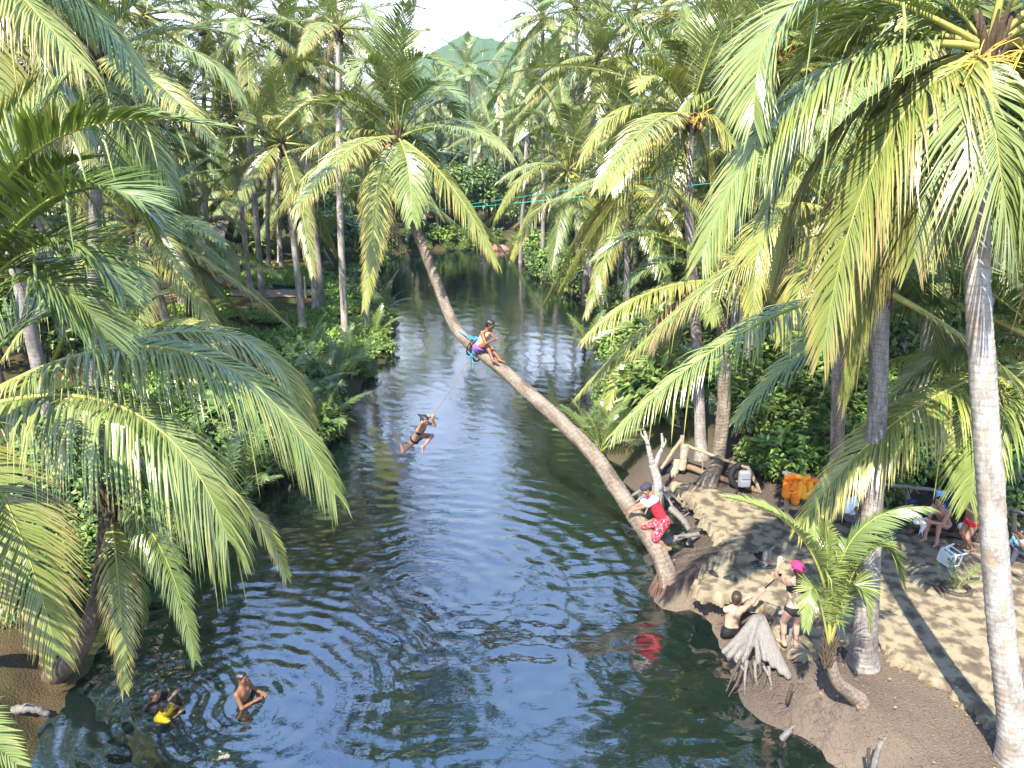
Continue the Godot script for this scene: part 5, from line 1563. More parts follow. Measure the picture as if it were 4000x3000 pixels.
	# swimmers
	s = {"k": 0.85, "pelvis": Vector3(-4.496, -0.2, -9.965), "neck": Vector3(-4.444, 0.26, -9.936), "right": Vector3(-0.25, 0, 0.95), "look": Vector3(0.9, 0.05, 0.2), "hands": [Vector3(-4.185, 0.03, -10.052), Vector3(-4.24, 0.02, -9.871)], "elbows": [Vector3(0, -1, -0.6), Vector3(0, -1, 0.6)], "ankles": [Vector3(-4.754, -0.85, -10.49), Vector3(-4.7, -0.85, -10.429)], "knees": [Vector3(1, 0, 0), Vector3(1, 0, 0)], "toes": [Vector3(1, 0, 0), Vector3(1, 0, 0)], "skin": brown, "cell": 0.016, "base": Vector3(-4.892, -0.9, -10.864)}
	person("bare-chested boy standing waist deep in the water", s)
	trunks(s, black)
	hair(s, [], dark_hair, 0.01)
	s = {"k": 0.85, "woman": true, "pelvis": Vector3(-6.008, -0.38, -9.963), "neck": Vector3(-5.865, 0.05, -9.854), "right": Vector3(-0.4, 0.1, 0.9), "look": Vector3(0.95, 0.05, 0.2), "hands": [Vector3(-5.602, 0.06, -10.053), Vector3(-5.595, 0.1, -9.915)], "elbows": [Vector3(0, -1, -0.6), Vector3(0, -0.6, 0.8)], "ankles": [Vector3(-6.352, -0.95, -10.418), Vector3(-6.278, -0.95, -10.358)], "knees": [Vector3(1, 0, 0), Vector3(1, 0, 0)], "toes": [Vector3(1, 0, 0), Vector3(1, 0, 0)], "skin": tan, "cell": 0.017, "base": Vector3(-6.458, -1, -10.721)}
	person("woman in black with long wet hair in the water at the left", s)
	garment(s, "shirt", [["belly"], ["chest"], ["bust"], ["shoulder"], ["upper_arm", 0.0, 0.6]], 0.014, [], black)
	hair(s, [[Vector3(0, -0.02, -0.085), Vector3(0, -0.2, -0.09), 0.065, 0.05]], dark_hair, 0.04)
	s = {"k": 0.72, "pelvis": Vector3(-5.784, -0.28, -9.679), "neck": Vector3(-5.581, 0.07, -9.582), "right": Vector3(-0.3, 0, 0.95), "look": Vector3(0.85, 0.1, -0.3), "hands": [Vector3(-5.457, 0.04, -9.719), Vector3(-5.358, 0.03, -9.604)], "elbows": [Vector3(0, -1, -0.6), Vector3(0, -0.5, 1)], "ankles": [Vector3(-6.123, -0.8, -10.076), Vector3(-6.073, -0.8, -10.018)], "knees": [Vector3(1, 0, 0), Vector3(1, 0, 0)], "toes": [Vector3(1, 0, 0), Vector3(1, 0, 0)], "skin": tan, "cell": 0.016, "base": Vector3(-6.212, -0.9, -10.423)}
	person("child in yellow shirt in the water beside the woman in black", s)
	garment(s, "shirt", [["belly"], ["chest"], ["bust"], ["shoulder"], ["upper_arm", 0.0, 0.7, 0.01]], 0.016, [], flat(Color(0.55, 0.38, 0.02), 0.8))
	hair(s, [[Vector3(0, -0.02, -0.085), Vector3(0, -0.18, -0.08), 0.06, 0.045]], dark_hair, 0.03)
	# two figures by the huts
	s = {"k": 0.95, "pelvis": Vector3(-13.814, 1.75, -46.576), "neck": Vector3(-13.821, 2.25, -46.636), "right": Vector3(-0.2, 0, 1), "look": Vector3(-1, 0, 0.2), "hands": [Vector3(-13.641, 1.7, -46.356), Vector3(-13.697, 1.7, -45.804)], "elbows": [Vector3(1, 0, 0), Vector3(1, 0, 0)], "ankles": [Vector3(-13.937, 0.98, -46.949), Vector3(-14.011, 0.98, -46.741)], "knees": [Vector3(-1, 0, 0), Vector3(-1, 0, 0)], "toes": [Vector3(-1, 0, 0.2), Vector3(-1, 0, 0.2)], "skin": brown, "cell": 0.03}
	person("distant man in dark clothes standing on the grassy left bank", s)
	garment(s, "shirt", [["belly"], ["chest"], ["bust"], ["shoulder"], ["upper_arm", 0.0, 0.6]], 0.016, [], flat(Color(0.02, 0.025, 0.04), 0.8), 0.03)
	trunks(s, flat(Color(0.25, 0.26, 0.28), 0.8), 0.8)
	hair(s, [], dark_hair)
	s = {"k": 0.9, "pelvis": Vector3(-16.723, 1.7, -42.266), "neck": Vector3(-16.702, 2.15, -42.269), "right": Vector3(0.3, 0, 1), "look": Vector3(-1, -0.2, 0), "hands": [Vector3(-16.976, 1.75, -42.711), Vector3(-16.988, 1.75, -42.425)], "elbows": [Vector3(1, 0, 0), Vector3(1, 0, 0)], "ankles": [Vector3(-17.295, 1, -43.162), Vector3(-17.122, 1, -43.522)], "knees": [Vector3(-1, 0, 0), Vector3(-1, 0, 0)], "toes": [Vector3(-1, 0, 0.2), Vector3(-1, 0, 0.2)], "skin": brown, "cell": 0.03}
	person("distant person in navy top and red shorts before the hut", s)
	garment(s, "shirt", [["belly"], ["chest"], ["bust"], ["shoulder"], ["upper_arm", 0.0, 0.6]], 0.016, [], flat(Color(0.02, 0.03, 0.09), 0.8), 0.03)
	trunks(s, flat(Color(0.5, 0.05, 0.03), 0.8), 0.7)
	hair(s, [], dark_hair)

# ---------------------------------------------------------------- huts
func slab(a: Vector3, b: Vector3, c: Vector3, d: Vector3, thick: float) -> ArrayMesh:
	var n := (b - a).cross(d - a).normalized() * thick
	var q := [a, b, c, d, a + n, b + n, c + n, d + n]
	var v := PackedVector3Array()
	var idx := PackedInt32Array()
	for f in [[0, 3, 2, 1], [4, 5, 6, 7], [0, 1, 5, 4], [1, 2, 6, 5], [2, 3, 7, 6], [3, 0, 4, 7]]:
		var k := v.size()
		for e in f:
			v.append(q[e])
		idx.append_array([k, k + 2, k + 1, k, k + 3, k + 2])
	return mesh_of(v, idx)

# rows of palm thatch: ragged strips that overlap downwards
func thatch(a: Vector3, b: Vector3, up: Vector3, rows: int) -> ArrayMesh:
	var v := PackedVector3Array()
	var idx := PackedInt32Array()
	var n := int(a.distance_to(b) / 0.09)
	var nrm := (b - a).cross(up).normalized()
	for r in rows:
		for k in n:
			var p := a.lerp(b, (k + rng.randf()) / n) + up * (float(r) / rows)
			var s := (b - a).normalized() * rng.randf_range(0.05, 0.11)
			var l := up / rows * rng.randf_range(1.2, 1.9)
			var o := nrm * (0.03 + rng.randf() * 0.05)
			var i := v.size()
			v.append_array([p - s + o - l * 0.25, p + s + o - l * 0.25, p + s * 0.8 + o * 0.4 + l, p - s * 0.8 + o * 0.4 + l])
			idx.append_array([i, i + 1, i + 2, i, i + 2, i + 3])
	return mesh_of(v, idx)

func build_buildings() -> void:
	var straw := flat(Color.WHITE, 0.95, 0.1)
	straw.albedo_texture = noise_tex(0.05, [[0.0, Color(0.06, 0.055, 0.05)], [0.5, Color(0.11, 0.1, 0.088)], [1.0, Color(0.17, 0.155, 0.13)]])
	straw.uv1_triplanar = true
	straw.uv1_world_triplanar = true
	straw.uv1_scale = Vector3.ONE * 0.7
	straw.cull_mode = BaseMaterial3D.CULL_DISABLED
	var plaster := flat(Color.WHITE, 0.9, 0.2)
	plaster.albedo_texture = noise_tex(0.02, [[0.0, Color(0.2, 0.17, 0.13)], [0.5, Color(0.36, 0.31, 0.24)], [1.0, Color(0.45, 0.4, 0.32)]])
	plaster.uv1_triplanar = true
	plaster.uv1_scale = Vector3.ONE * 0.5
	# open shelter with a wide thatched roof behind the small palm
	for h in [[Vector3(-23.188, 0.9, -51.192), 7.4, 4.6, 2.1, 1.9, "open thatched shelter with wide grey roof behind the small palm"]]:
		var t := thing("thatched_hut", h[0], h[5], "hut", "")
		var w: float = h[1] * 0.5
		var d: float = h[2] * 0.5
		var e: float = h[3]
		var top: float = e + h[4]
		for sx in [-1.0, -0.33, 0.33, 1.0]:
			for sz in [-1.0, 1.0]:
				part("post", rod(Vector3(sx * w * 0.85, -0.4, sz * d * 0.8), Vector3(sx * w * 0.85, e + 0.25, sz * d * 0.8), 0.08, 0.07), M.wood_dark, t)
		var r := part("roof", shared([thatch(Vector3(-w, e, d), Vector3(w, e, d), Vector3(0, top - e, -d), 13), thatch(Vector3(w, e, -d), Vector3(-w, e, -d), Vector3(0, top - e, d), 13), slab(Vector3(-w, e, d), Vector3(w, e, d), Vector3(w, top, 0), Vector3(-w, top, 0), -0.06), slab(Vector3(w, e, -d), Vector3(-w, e, -d), Vector3(-w, top, 0), Vector3(w, top, 0), -0.06)]), straw, t)
		part("ridge_cap", rod(Vector3(-w, top, 0), Vector3(w, top, 0), 0.13, 0.13, 8, 0.05), straw, r)
	var t := thing("counter_booth", Vector3(-19.557, 0.9, -45.424), "low plastered booth with open counter under the shelter", "booth")
	var wall := soft_box(Vector3(4.2, 1.15, 0.22), 0.03)
	var fr := part("front_wall", wall, plaster, t)
	fr.position = Vector3(0, 0.5, 0.9)
	var sd := part("side_wall", soft_box(Vector3(0.22, 2.1, 1.8), 0.03), plaster, t)
	sd.position = Vector3(2.1, 0.98, 0.0)
	var bk := part("back_wall", soft_box(Vector3(4.2, 2.1, 0.2), 0.03), M.wood_dark, t)
	bk.position = Vector3(0, 0.98, -0.95)
	var ct := part("counter", soft_box(Vector3(4.4, 0.07, 0.5), 0.02), M.wood_dark, t)
	ct.position = Vector3(0, 1.12, 0.92)
	for x in [-2.0, -0.6, 0.8]:
		part("post", rod(Vector3(x, 0, 0.95), Vector3(x, 2.3, 0.95), 0.06, 0.055), M.wood_dark, t)
	# heap of dead fronds by the trunks, and small posts in the clearing
	var heap := thing("dead_frond_heap", Vector3(-24.135, 0.9, -43.379), "heap of dead brown palm fronds beside the grey trunk", "frond heap")
	for k in 9:
		var o := MeshInstance3D.new()
		o.name = "dead_frond"
		o.mesh = lib.frond_dead[k % 3]
		heap.add_child(o, true)
		o.position = Vector3(rng.randf_range(-1, 1), 2.0, rng.randf_range(-0.6, 0.6))
		o.rotation = Vector3(rng.randf_range(-0.6, 0.6), rng.randf() * TAU, rng.randf_range(0.2, 0.8))
		o.scale = Vector3.ONE * 0.75
	for a in [[Vector3(-10.742, 0.6, -33.808), 0.95, "short grey post on the grassy left bank"], [Vector3(-12.47, 0.9, -43.379), 1.1, "dark wooden post beside the path near the distant man"]]:
		var p := thing("post", a[0], a[2], "post")
		part("shaft", rod(Vector3(0, -0.3, 0), Vector3(0.02, a[1], 0), 0.075, 0.065), M.weathered, p)
	# trodden earth strip in the clearing
	var v := PackedVector3Array()
	var idx := PackedInt32Array()
	var n := 60
	for i in n + 1:
		var u := float(i) / n
		var c: Vector3 = Vector3(-20.175, 1, -41.528).lerp(Vector3(-11.999, 1, -45.605), u)
		var wd := 1.6 + 0.5 * noise.get_noise_1d(u * 30.0)
		for k in 5:
			var z: float = c.z + (k / 4.0 - 0.5) * 2.0 * wd
			v.append(Vector3(c.x, ground_height(c.x, z) + 0.045, z))
	for i in n:
		for k in 4:
			var a := i * 5 + k
			idx.append_array([a, a + 1, a + 5, a + 1, a + 6, a + 5])
	var earth := M.soil.duplicate() as StandardMaterial3D
	earth.vertex_color_use_as_albedo = false
	earth.albedo_color = Color(0.3, 0.225, 0.16).linear_to_srgb()
	structure("dirt_path", mesh_of(v, idx, null, smooth_normals(v, idx)), earth, "trodden earth path in front of the huts")

# ---------------------------------------------------------------- things on the landing and over the water
func rope(called: String, pts: Array, r: float, mat: Material, label: String) -> Node3D:
	var t := thing(called, pts[0], label, "rope")
	var q := []
	for p in pts:
		q.append(p - pts[0])
	var line := curve_points(q, 0.05)
	part("strand", tube(line, func(_t, a, s): return r * (1.0 + 0.22 * sin(a * 2.0 + s * 60.0)), 6), mat, t)
	return t

func cloth_mesh(w: float, h: float, folds: float, depth: float, sway: float) -> ArrayMesh:
	# a cloth hung over a rail: front and back fall, with folds
	var v := PackedVector3Array()
	var idx := PackedInt32Array()
	var nu := 18
	var nv := 22
	var ph := rng.randf() * 9.0
	for i in nv + 1:
		var t := float(i) / nv * 2.0 - 1.0
		for k in nu + 1:
			var u := float(k) / nu - 0.5
			var fall := absf(t)
			var z := signf(t) * minf(0.04, fall * 0.3) + depth * fall * sin(u * folds + ph + t) 
			v.append(Vector3(u * w * (1.0 - 0.18 * fall) + sway * fall, -fall * h * (1.0 if t > 0.0 else 0.6) + 0.02 * sin(u * folds * 1.7 + ph) * fall, z))
	for i in nv:
		for k in nu:
			var a := i * (nu + 1) + k
			var b := a + nu + 1
			idx.append_array([a, a + 1, b, a + 1, b + 1, b])
	return mesh_of(v, idx, null, smooth_normals(v, idx))

func blob(bones: Array, cell: float, blend: float, clips := []) -> ArrayMesh:
	var r := nets(bones, cell, blend, clips)
	return mesh_of(r[0], r[1], null, r[2])

func build_props() -> void:
	var blue_rope := flat(Color(0.03, 0.2, 0.42), 0.7)
	var teal := flat(Color(0.05, 0.32, 0.31), 0.6)
	var hemp := flat(Color(0.16, 0.135, 0.105), 0.9)
	var rubber := flat(Color(0.02, 0.02, 0.022), 0.6)
	var black := flat(Color(0.014, 0.014, 0.016), 0.7)
	# swing
	var tie := Vector3(-1.034, 3.899, -17.45)
	var bar := Vector3(-1.856, 2.97, -15.5)
	var t := thing("rope_swing", bar, "long hemp rope with wooden bar hanging from the leaning trunk", "rope swing")
	part("rope", tube(curve_points([tie - bar, (tie - bar) * 0.5 + Vector3(0, -0.06, 0), Vector3.ZERO], 0.04), func(_t, a, s): return 0.012 * (1.0 + 0.2 * sin(a * 2.0 + s * 50.0)), 6), hemp, t)
	part("handle_bar", rod(Vector3(-2.081, 2.958, -15.62) - bar, Vector3(-1.672, 2.981, -15.4) - bar, 0.018, 0.018), M.wood_dark, t)
	part("knot", blob([[Vector3(-0.03, 0.02, 0), Vector3(0.03, 0.05, 0.01), 0.035, 0.03]], 0.012, 0.02), hemp, t)
	# black rubber strap and blue lashings round the trunk
	var strap := thing("rubber_strap", Vector3(-0.975, 4.111, -17.6), "black rubber strap slung round the leaning trunk at the swing", "strap")
	for q in 2:
		var ring := PackedVector3Array()
		var axis := (Vector3(-0.831, 4.005, -17.5) - Vector3(-1.235, 4.264, -17.9)).normalized()
		var s1 := axis.cross(Vector3.UP).normalized()
		var s2 := s1.cross(axis)
		for k in 25:
			var a := TAU * k / 24.0
			ring.append((s1 * cos(a) * 0.19 + s2 * sin(a) * (0.21 if sin(a) > 0.0 else 0.27)) + axis * (0.12 * q + 0.16 * q * -sin(a)))
		part("band", tube(ring, func(_t, a, _s): return 0.03 * (1.0 - 0.5 * absf(cos(a))), 6, false), rubber, strap)
	for a in [[Vector3(-1.337, 4.361, -18), Vector3(-1.608, 4.565, -18.35), "blue rope lashing tied high round the leaning trunk"], [Vector3(-0.898, 4.331, -17.4), Vector3(-1.072, 4.4, -17.6), "blue rope knot above the rubber strap"], [Vector3(-1.012, 3.965, -17.3), Vector3(-1.039, 3.886, -17.3), "blue rope knot where the swing hangs"]]:
		var k := thing("rope_knot", a[0], a[2], "rope knot", "blue rope knots on the leaning trunk")
		var bones := []
		for q in 7:
			var d := Vector3(rng.randf_range(-1, 1), rng.randf_range(-1, 1), rng.randf_range(-0.3, 1)) * 0.05
			bones.append([d, d + Vector3(rng.randf_range(-1, 1), rng.randf_range(-1, 1), 0) * 0.06, 0.02, 0.016])
		part("lashing", blob(bones, 0.011, 0.01), blue_rope, k)
		part("tail", rod(Vector3.ZERO, a[1] - a[0], 0.014, 0.012, 6, 0.03), blue_rope, k)
	rope("tie_rope", [Vector3(-1.361, 4.43, -17.9), Vector3(-1.137, 4.374, -17.6), Vector3(-0.914, 4.33, -17.35)], 0.016, blue_rope, "pale blue rope running along the leaning trunk")
	rope("tie_rope", [Vector3(-0.981, 3.926, -17.3), Vector3(-0.971, 3.742, -17.3), Vector3(-0.98, 3.597, -17.3)], 0.012, teal, "short teal rope end dangling below the swing knot")
	rope("guy_rope", [Vector3(-2.617, 7.277, -19.55), Vector3(0, 7.498, -19.2), Vector3(4.43, 7.955, -18.8), Vector3(5.445, 8.22, -16)], 0.008, teal, "teal rope stretched from the leaning palm to the right palms")
	rope("guy_rope", [Vector3(-1.431, 7.126, -26), Vector3(1.643, 7.646, -24), Vector3(4.193, 8.116, -22), Vector3(4.81, 8.381, -19.7)], 0.007, teal, "upper teal rope stretched to the slender palm")
	rope("guy_rope", [Vector3(4.282, 8.405, -10.6), Vector3(4.404, 8.472, -10), Vector3(4.578, 8.525, -9.4)], 0.009, teal, "teal rope showing among the fronds of the whitish palm")
	# dead tree painted white at its foot
	var dt := thing("dead_tree", Vector3(3.679, 0.45, -16.54), "bleached dead forked tree with exposed roots at the water edge", "dead tree")
	var o: Vector3 = dt.position
	part("trunk", trunk_mesh([Vector3(0, -0.3, 0), Vector3(3.618, 0.706, -16.3) - o, Vector3(3.568, 1.076, -16.35) - o, Vector3(3.45, 1.416, -16.4) - o], 0.12, 0.1, 1.4, true), M.bleached, dt)
	for b in [[Vector3(3.479, 1.348, -16.4), Vector3(3.364, 1.72, -16.4), Vector3(3.295, 2.002, -16.45), Vector3(3.221, 2.263, -16.5), 0.085], [Vector3(3.5, 1.314, -16.4), Vector3(3.613, 1.645, -16.5), Vector3(3.7, 1.828, -16.55), Vector3(3.665, 2.158, -16.6), 0.07], [Vector3(3.301, 1.955, -16.4), Vector3(3.242, 2.069, -16.45), Vector3(3.172, 2.137, -16.5), Vector3(3.135, 2.25, -16.5), 0.04], [Vector3(3.69, 1.828, -16.5), Vector3(3.735, 1.915, -16.5), Vector3(3.761, 2.003, -16.5), Vector3(3.738, 2.07, -16.5), 0.035]]:
		var r0: float = b[4]
		part("branch", tube(curve_points([b[0] - o, b[1] - o, b[2] - o, b[3] - o], 0.03), func(u, a, s): return r0 * (1.0 - 0.62 * u) * (1.0 + 0.35 * noise2.get_noise_2d(s * 9.0, cos(a) * 1.5)), 9), M.bleached, dt)
	for k in 12:
		var a := k * 0.55 - 2.2
		var q := Vector3(cos(a), 0, sin(a)) * rng.randf_range(0.5, 1.0)
		part("root", tube(curve_points([Vector3(q.x * 0.12, 0.25, q.z * 0.12), Vector3(q.x * 0.5, 0.12, q.z * 0.5), Vector3(q.x, -0.22, q.z)], 0.08), func(u, _a, s): return 0.05 * (1.0 - 0.75 * u) * (1.0 + 0.2 * sin(s * 30.0)), 6), M.weathered, dt)
	# fence of poles with driftwood posts
	var fe := thing("bamboo_fence", Vector3(4.555, 0.55, -17.804), "rough fence of bamboo rails and bleached driftwood posts", "fence")
	o = fe.position
	for b in [["rail", Vector3(4.545, 1.395, -17.75), Vector3(5.869, 1.255, -16.55), 0.045, M.wood], ["rail", Vector3(4.244, 0.858, -17.95), Vector3(6.173, 0.683, -16.45), 0.085, M.bamboo], ["brace", Vector3(4.478, 1.563, -17.8), Vector3(3.946, 0.788, -17.6), 0.05, M.wood], ["post", Vector3(4.465, 1.65, -17.8), Vector3(4.548, 0.507, -17.7), 0.06, M.wood], ["post", Vector3(5.839, 1.303, -16.55), Vector3(6.185, 0.658, -16.4), 0.05, M.wood], ["post", Vector3(4.928, 1.236, -17.4), Vector3(4.979, 0.839, -17.4), 0.02, M.wood]]:
		part(b[0], rod(b[1] - o, b[2] - o, b[3], b[3] * 0.9, 9, 0.03), b[4], fe)
	for b in [[Vector3(4.532, 1.456, -17.65), Vector3(4.515, 1.152, -17.6), Vector3(4.476, 0.773, -17.55)], [Vector3(4.378, 0.98, -17.75), Vector3(4.343, 0.766, -17.65), Vector3(4.22, 0.508, -17.6)]]:
		part("driftwood_post", tube(curve_points([b[0] - o, b[1] - o, b[2] - o], 0.04), func(u, a, s): return 0.1 * (1.0 + 0.3 * noise2.get_noise_2d(s * 1.3 + b[0].x, cos(a) * 1.1)), 10), M.driftwood, fe)
	# backpack, inner tube and black bag at the fence
	var tr := thing("inner_tube", Vector3(5.768, 0.987, -16.7), "black rubber inner tube hanging behind the grey backpack", "inner tube")
	var tor := TorusMesh.new()
	tor.inner_radius = 0.2
	tor.outer_radius = 0.36
	var tm := part("tube", tor, rubber, tr)
	tm.rotation_degrees = Vector3(82, 10, 0)
	part("valve", rod(Vector3(0, -0.16, 0.06), Vector3(0, -0.2, 0.1), 0.01, 0.008), rubber, tr)
	var bp := thing("backpack", Vector3(5.725, 0.855, -16.35), "grey backpack hanging on the fence rail", "backpack")
	var grey := flat(Color(0.17, 0.175, 0.195), 0.8)
	var pk := part("pack", soft_box(Vector3(0.31, 0.44, 0.17), 0.07, 4), grey, bp)
	pk.position = Vector3(0, 0.2, 0)
	var pc := part("pocket", soft_box(Vector3(0.25, 0.2, 0.09), 0.035, 3), grey, bp)
	pc.position = Vector3(0, 0.12, 0.085)
	part("zip", rod(Vector3(-0.1, 0.235, 0.12), Vector3(0.1, 0.235, 0.12), 0.006, 0.006, 6), black, bp)
	part("strap", rod(Vector3(0, 0.4, -0.03), Vector3(5.726, 1.254, -16.6) - bp.position, 0.012, 0.012), black, bp)
	part("strap", rod(Vector3(-0.15, 0.1, 0.0), Vector3(-0.19, -0.2, 0.03), 0.012, 0.01), black, bp)
	part("strap", rod(Vector3(0.16, 0.1, 0.0), Vector3(0.19, -0.1, 0.03), 0.012, 0.01), black, bp)
	var bb := thing("duffel_bag", Vector3(4.254, 0.537, -17.9), "black bag lying beside the driftwood post", "bag")
	part("bag", blob([[Vector3(-0.18, 0.1, 0), Vector3(0.22, 0.08, 0), 0.15, 0.13], [Vector3(0, 0.22, 0), Vector3(0.1, 0.2, 0), 0.06, 0.06]], 0.02, 0.06), rubber, bb)
	part("handle", rod(Vector3(-0.05, 0.27, 0.02), Vector3(0.14, 0.26, 0.05), 0.015, 0.015), black, bb)
	# long rail behind the landing
	var lr := thing("pole_railing", Vector3(6.177, 0.6, -14.606), "weathered pole railing along the back of the landing", "railing")
	o = lr.position
	var rail := [Vector3(5.888, 2.049, -14.5), Vector3(6.754, 1.87, -14.6), Vector3(8.409, 1.584, -14.9), Vector3(9.47, 1.439, -14.9), Vector3(10.167, 1.39, -14.7), Vector3(10.528, 1.406, -14.2), Vector3(10.911, 1.378, -13.7)]
	for k in rail.size() - 1:
		part("rail", rod(rail[k] - o, rail[k + 1] - o + (rail[k + 1] - rail[k]).normalized() * 0.1 + Vector3(0, 0.01 * k, 0.02), 0.045, 0.04, 8, 0.02), M.weathered, lr)
	for q in [[Vector3(5.954, 2.048, -14.45), Vector3(6.202, 0.5, -14.613)], [Vector3(7.975, 1.668, -14.8), Vector3(8.314, 0.5, -15.16)], [Vector3(8.932, 1.521, -14.9), Vector3(9.081, 0.5, -14.973)], [Vector3(10.135, 1.401, -14.65), Vector3(10.185, 0.5, -14.438)], [Vector3(10.738, 1.355, -14), Vector3(10.915, 0.5, -13.989)]]:
		part("post", rod(q[0] - o, q[1] - o, 0.05, 0.055, 8, 0.02), M.wood, lr)
	# orange life vests over the rail
	var orange := flat(Color(0.66, 0.17, 0.015), 0.75)
	var amber := flat(Color(0.7, 0.29, 0.025), 0.75)
	var vest := blob([[Vector3(-0.09, -0.12, 0.05), Vector3(-0.1, -0.32, 0.08), 0.075, 0.09], [Vector3(0.09, -0.1, 0.05), Vector3(0.1, -0.34, 0.07), 0.075, 0.085], [Vector3(-0.06, 0.04, 0), Vector3(0.07, 0.05, 0.01), 0.06, 0.06], [Vector3(0, -0.1, -0.08), Vector3(0, -0.32, -0.1), 0.1, 0.09]], 0.018, 0.04)
	for a in [[Vector3(6.005, 1.96, -14.35), 0.1, orange, "orange life vest at the left end of the pole railing"], [Vector3(6.173, 1.961, -14.4), -0.25, amber, "amber life vest over the railing, second from the left"], [Vector3(6.355, 1.925, -14.4), 0.3, amber, "amber life vest in the middle of the orange row"], [Vector3(6.539, 1.853, -14.45), -0.1, orange, "orange life vest next to the hanging frond"], [Vector3(6.078, 1.784, -14.3), 0.9, orange, "orange life vest hanging lowest below the others"]]:
		var lv := thing("life_vest", a[0], a[3], "life vest", "orange life vests on the railing")
		lv.rotation = Vector3(rng.randf_range(-0.2, 0.2), a[1], a[1] * 0.6)
		part("vest", vest, a[2], lv)
		part("belt", blob([[Vector3(-0.17, -0.24, 0.11), Vector3(0, -0.25, 0.17), 0.014, 0.014], [Vector3(0, -0.25, 0.17), Vector3(0.18, -0.24, 0.1), 0.014, 0.014]], 0.01, 0.005), M.flower, lv)
	# clothes and bags on the railing
	for a in [["towel", Vector3(9.708, 1.467, -14.8), 0.42, 0.62, Color(0.22, 0.42, 0.72), "light blue towel hanging on the railing behind the bench", "towel"], ["dark_cloth", Vector3(9.852, 1.466, -14.75), 0.3, 0.4, Color(0.015, 0.03, 0.09), "navy cloth hanging beside the light blue towel", "cloth"], ["towel", Vector3(7.94, 1.701, -14.7), 0.2, 0.5, Color(0.3, 0.5, 0.72), "narrow pale blue towel beside the thick trunk", "towel"], ["shirt", Vector3(7.479, 1.751, -14.7), 0.45, 0.45, Color(0.62, 0.68, 0.72), "white shirt hanging on the railing behind the frond", "shirt"]]:
		var c := thing(a[0], a[1], a[5], a[6])
		var cm := flat(a[4], 0.9)
		cm.cull_mode = BaseMaterial3D.CULL_DISABLED
		part("cloth", cloth_mesh(a[2], a[3], 14.0, 0.035, 0.04), cm, c)
		part("hem", cloth_mesh(a[2] * 1.01, a[3] * 0.12, 14.0, 0.01, 0.0), cm, c)
	var tote := thing("tote_bag", Vector3(8.878, 1.017, -14.6), "navy drawstring bag with white lettering hanging on a post", "bag")
	part("bag", blob([[Vector3(-0.12, -0.02, 0), Vector3(0.12, -0.02, 0), 0.09, 0.085], [Vector3(-0.11, 0.14, 0), Vector3(0.11, 0.14, 0), 0.075, 0.075], [Vector3(-0.05, 0.29, 0), Vector3(0.05, 0.29, 0), 0.05, 0.05]], 0.016, 0.05), flat(Color(0.014, 0.03, 0.075), 0.8), tote)
	var tx := TextMesh.new()
	var fn := SystemFont.new()
	fn.font_names = PackedStringArray(["Droid Sans"])
	tx.font = fn
	tx.text = "Deloitte."
	tx.font_size = 32
	tx.pixel_size = 0.0021
	tx.depth = 0.004
	var lt := part("lettering", tx, flat(Color(0.8, 0.8, 0.8), 0.7), tote)
	lt.position = Vector3(0, 0.05, 0.085)
	lt.rotation = Vector3(-0.1, 0, 0.08)
	part("strap", rod(Vector3(0, 0.3, 0), Vector3(8.905, 1.525, -14.85) - tote.position, 0.012, 0.012), black, tote)
	# bench of planks on log legs
	var bn := thing("wooden_bench", Vector3(9.207, 0.7, -14.099), "low weathered plank bench on log legs under the railing", "bench")
	o = bn.position
	var p0 := Vector3(8.713, 0.932, -14.4) - o
	var p1 := Vector3(10.115, 0.721, -13.95) - o
	for k in 3:
		var off := Vector3(0.05, 0, 1).normalized() * (k * 0.12 - 0.12)
		part("plank", rod(p0 + off, p1 + off, 0.06, 0.055, 7, 0.02), M.wood_dark, bn)
	for u in [0.08, 0.5, 0.88]:
		var q := p0.lerp(p1, u)
		part("leg", rod(q + Vector3(0, -0.03, 0), Vector3(q.x, -0.15, q.z), 0.09, 0.1), M.wood_dark, bn)
	var nb := thing("net_bag", Vector3(8.932, 1.006, -14.2), "white net cloth lying on the bench left of the man", "cloth")
	part("bundle", blob([[Vector3(-0.12, 0.02, 0), Vector3(0.12, 0.03, 0), 0.07, 0.08], [Vector3(0.0, -0.02, 0.1), Vector3(-0.05, -0.16, 0.14), 0.06, 0.03]], 0.016, 0.04), flat(Color(0.6, 0.58, 0.6), 0.9), nb)
	part("fringe", blob([[Vector3(-0.08, -0.1, 0.13), Vector3(-0.1, -0.26, 0.14), 0.012, 0.006], [Vector3(-0.03, -0.12, 0.14), Vector3(-0.03, -0.28, 0.15), 0.012, 0.006]], 0.01, 0.005), flat(Color(0.6, 0.58, 0.6), 0.9), nb)
	var wb := thing("plastic_bag", Vector3(9.738, 0.952, -14), "white plastic bag with red print on the bench end", "bag")
	part("bag", blob([[Vector3(-0.05, 0.06, 0), Vector3(0.05, 0.06, 0), 0.08, 0.08], [Vector3(0, 0.15, 0), Vector3(0.02, 0.19, 0), 0.035, 0.02]], 0.014, 0.03), flat(Color(0.75, 0.75, 0.76), 0.6), wb)
	part("print", blob([[Vector3(-0.03, 0.01, 0.07), Vector3(0.04, 0.01, 0.07), 0.035, 0.035]], 0.01, 0.01), flat(Color(0.6, 0.05, 0.06), 0.6), wb)
	# tipped over white plastic stool
	var stl := thing("plastic_stool", Vector3(9.098, 0.85, -13.089), "white plastic stool lying on its side on the sand", "stool")
	var wp := flat(Color(0.48, 0.53, 0.53), 0.45)
	var seat := part("seat", soft_box(Vector3(0.3, 0.035, 0.3), 0.015), wp, stl)
	seat.position = Vector3(0, 0.4, 0)
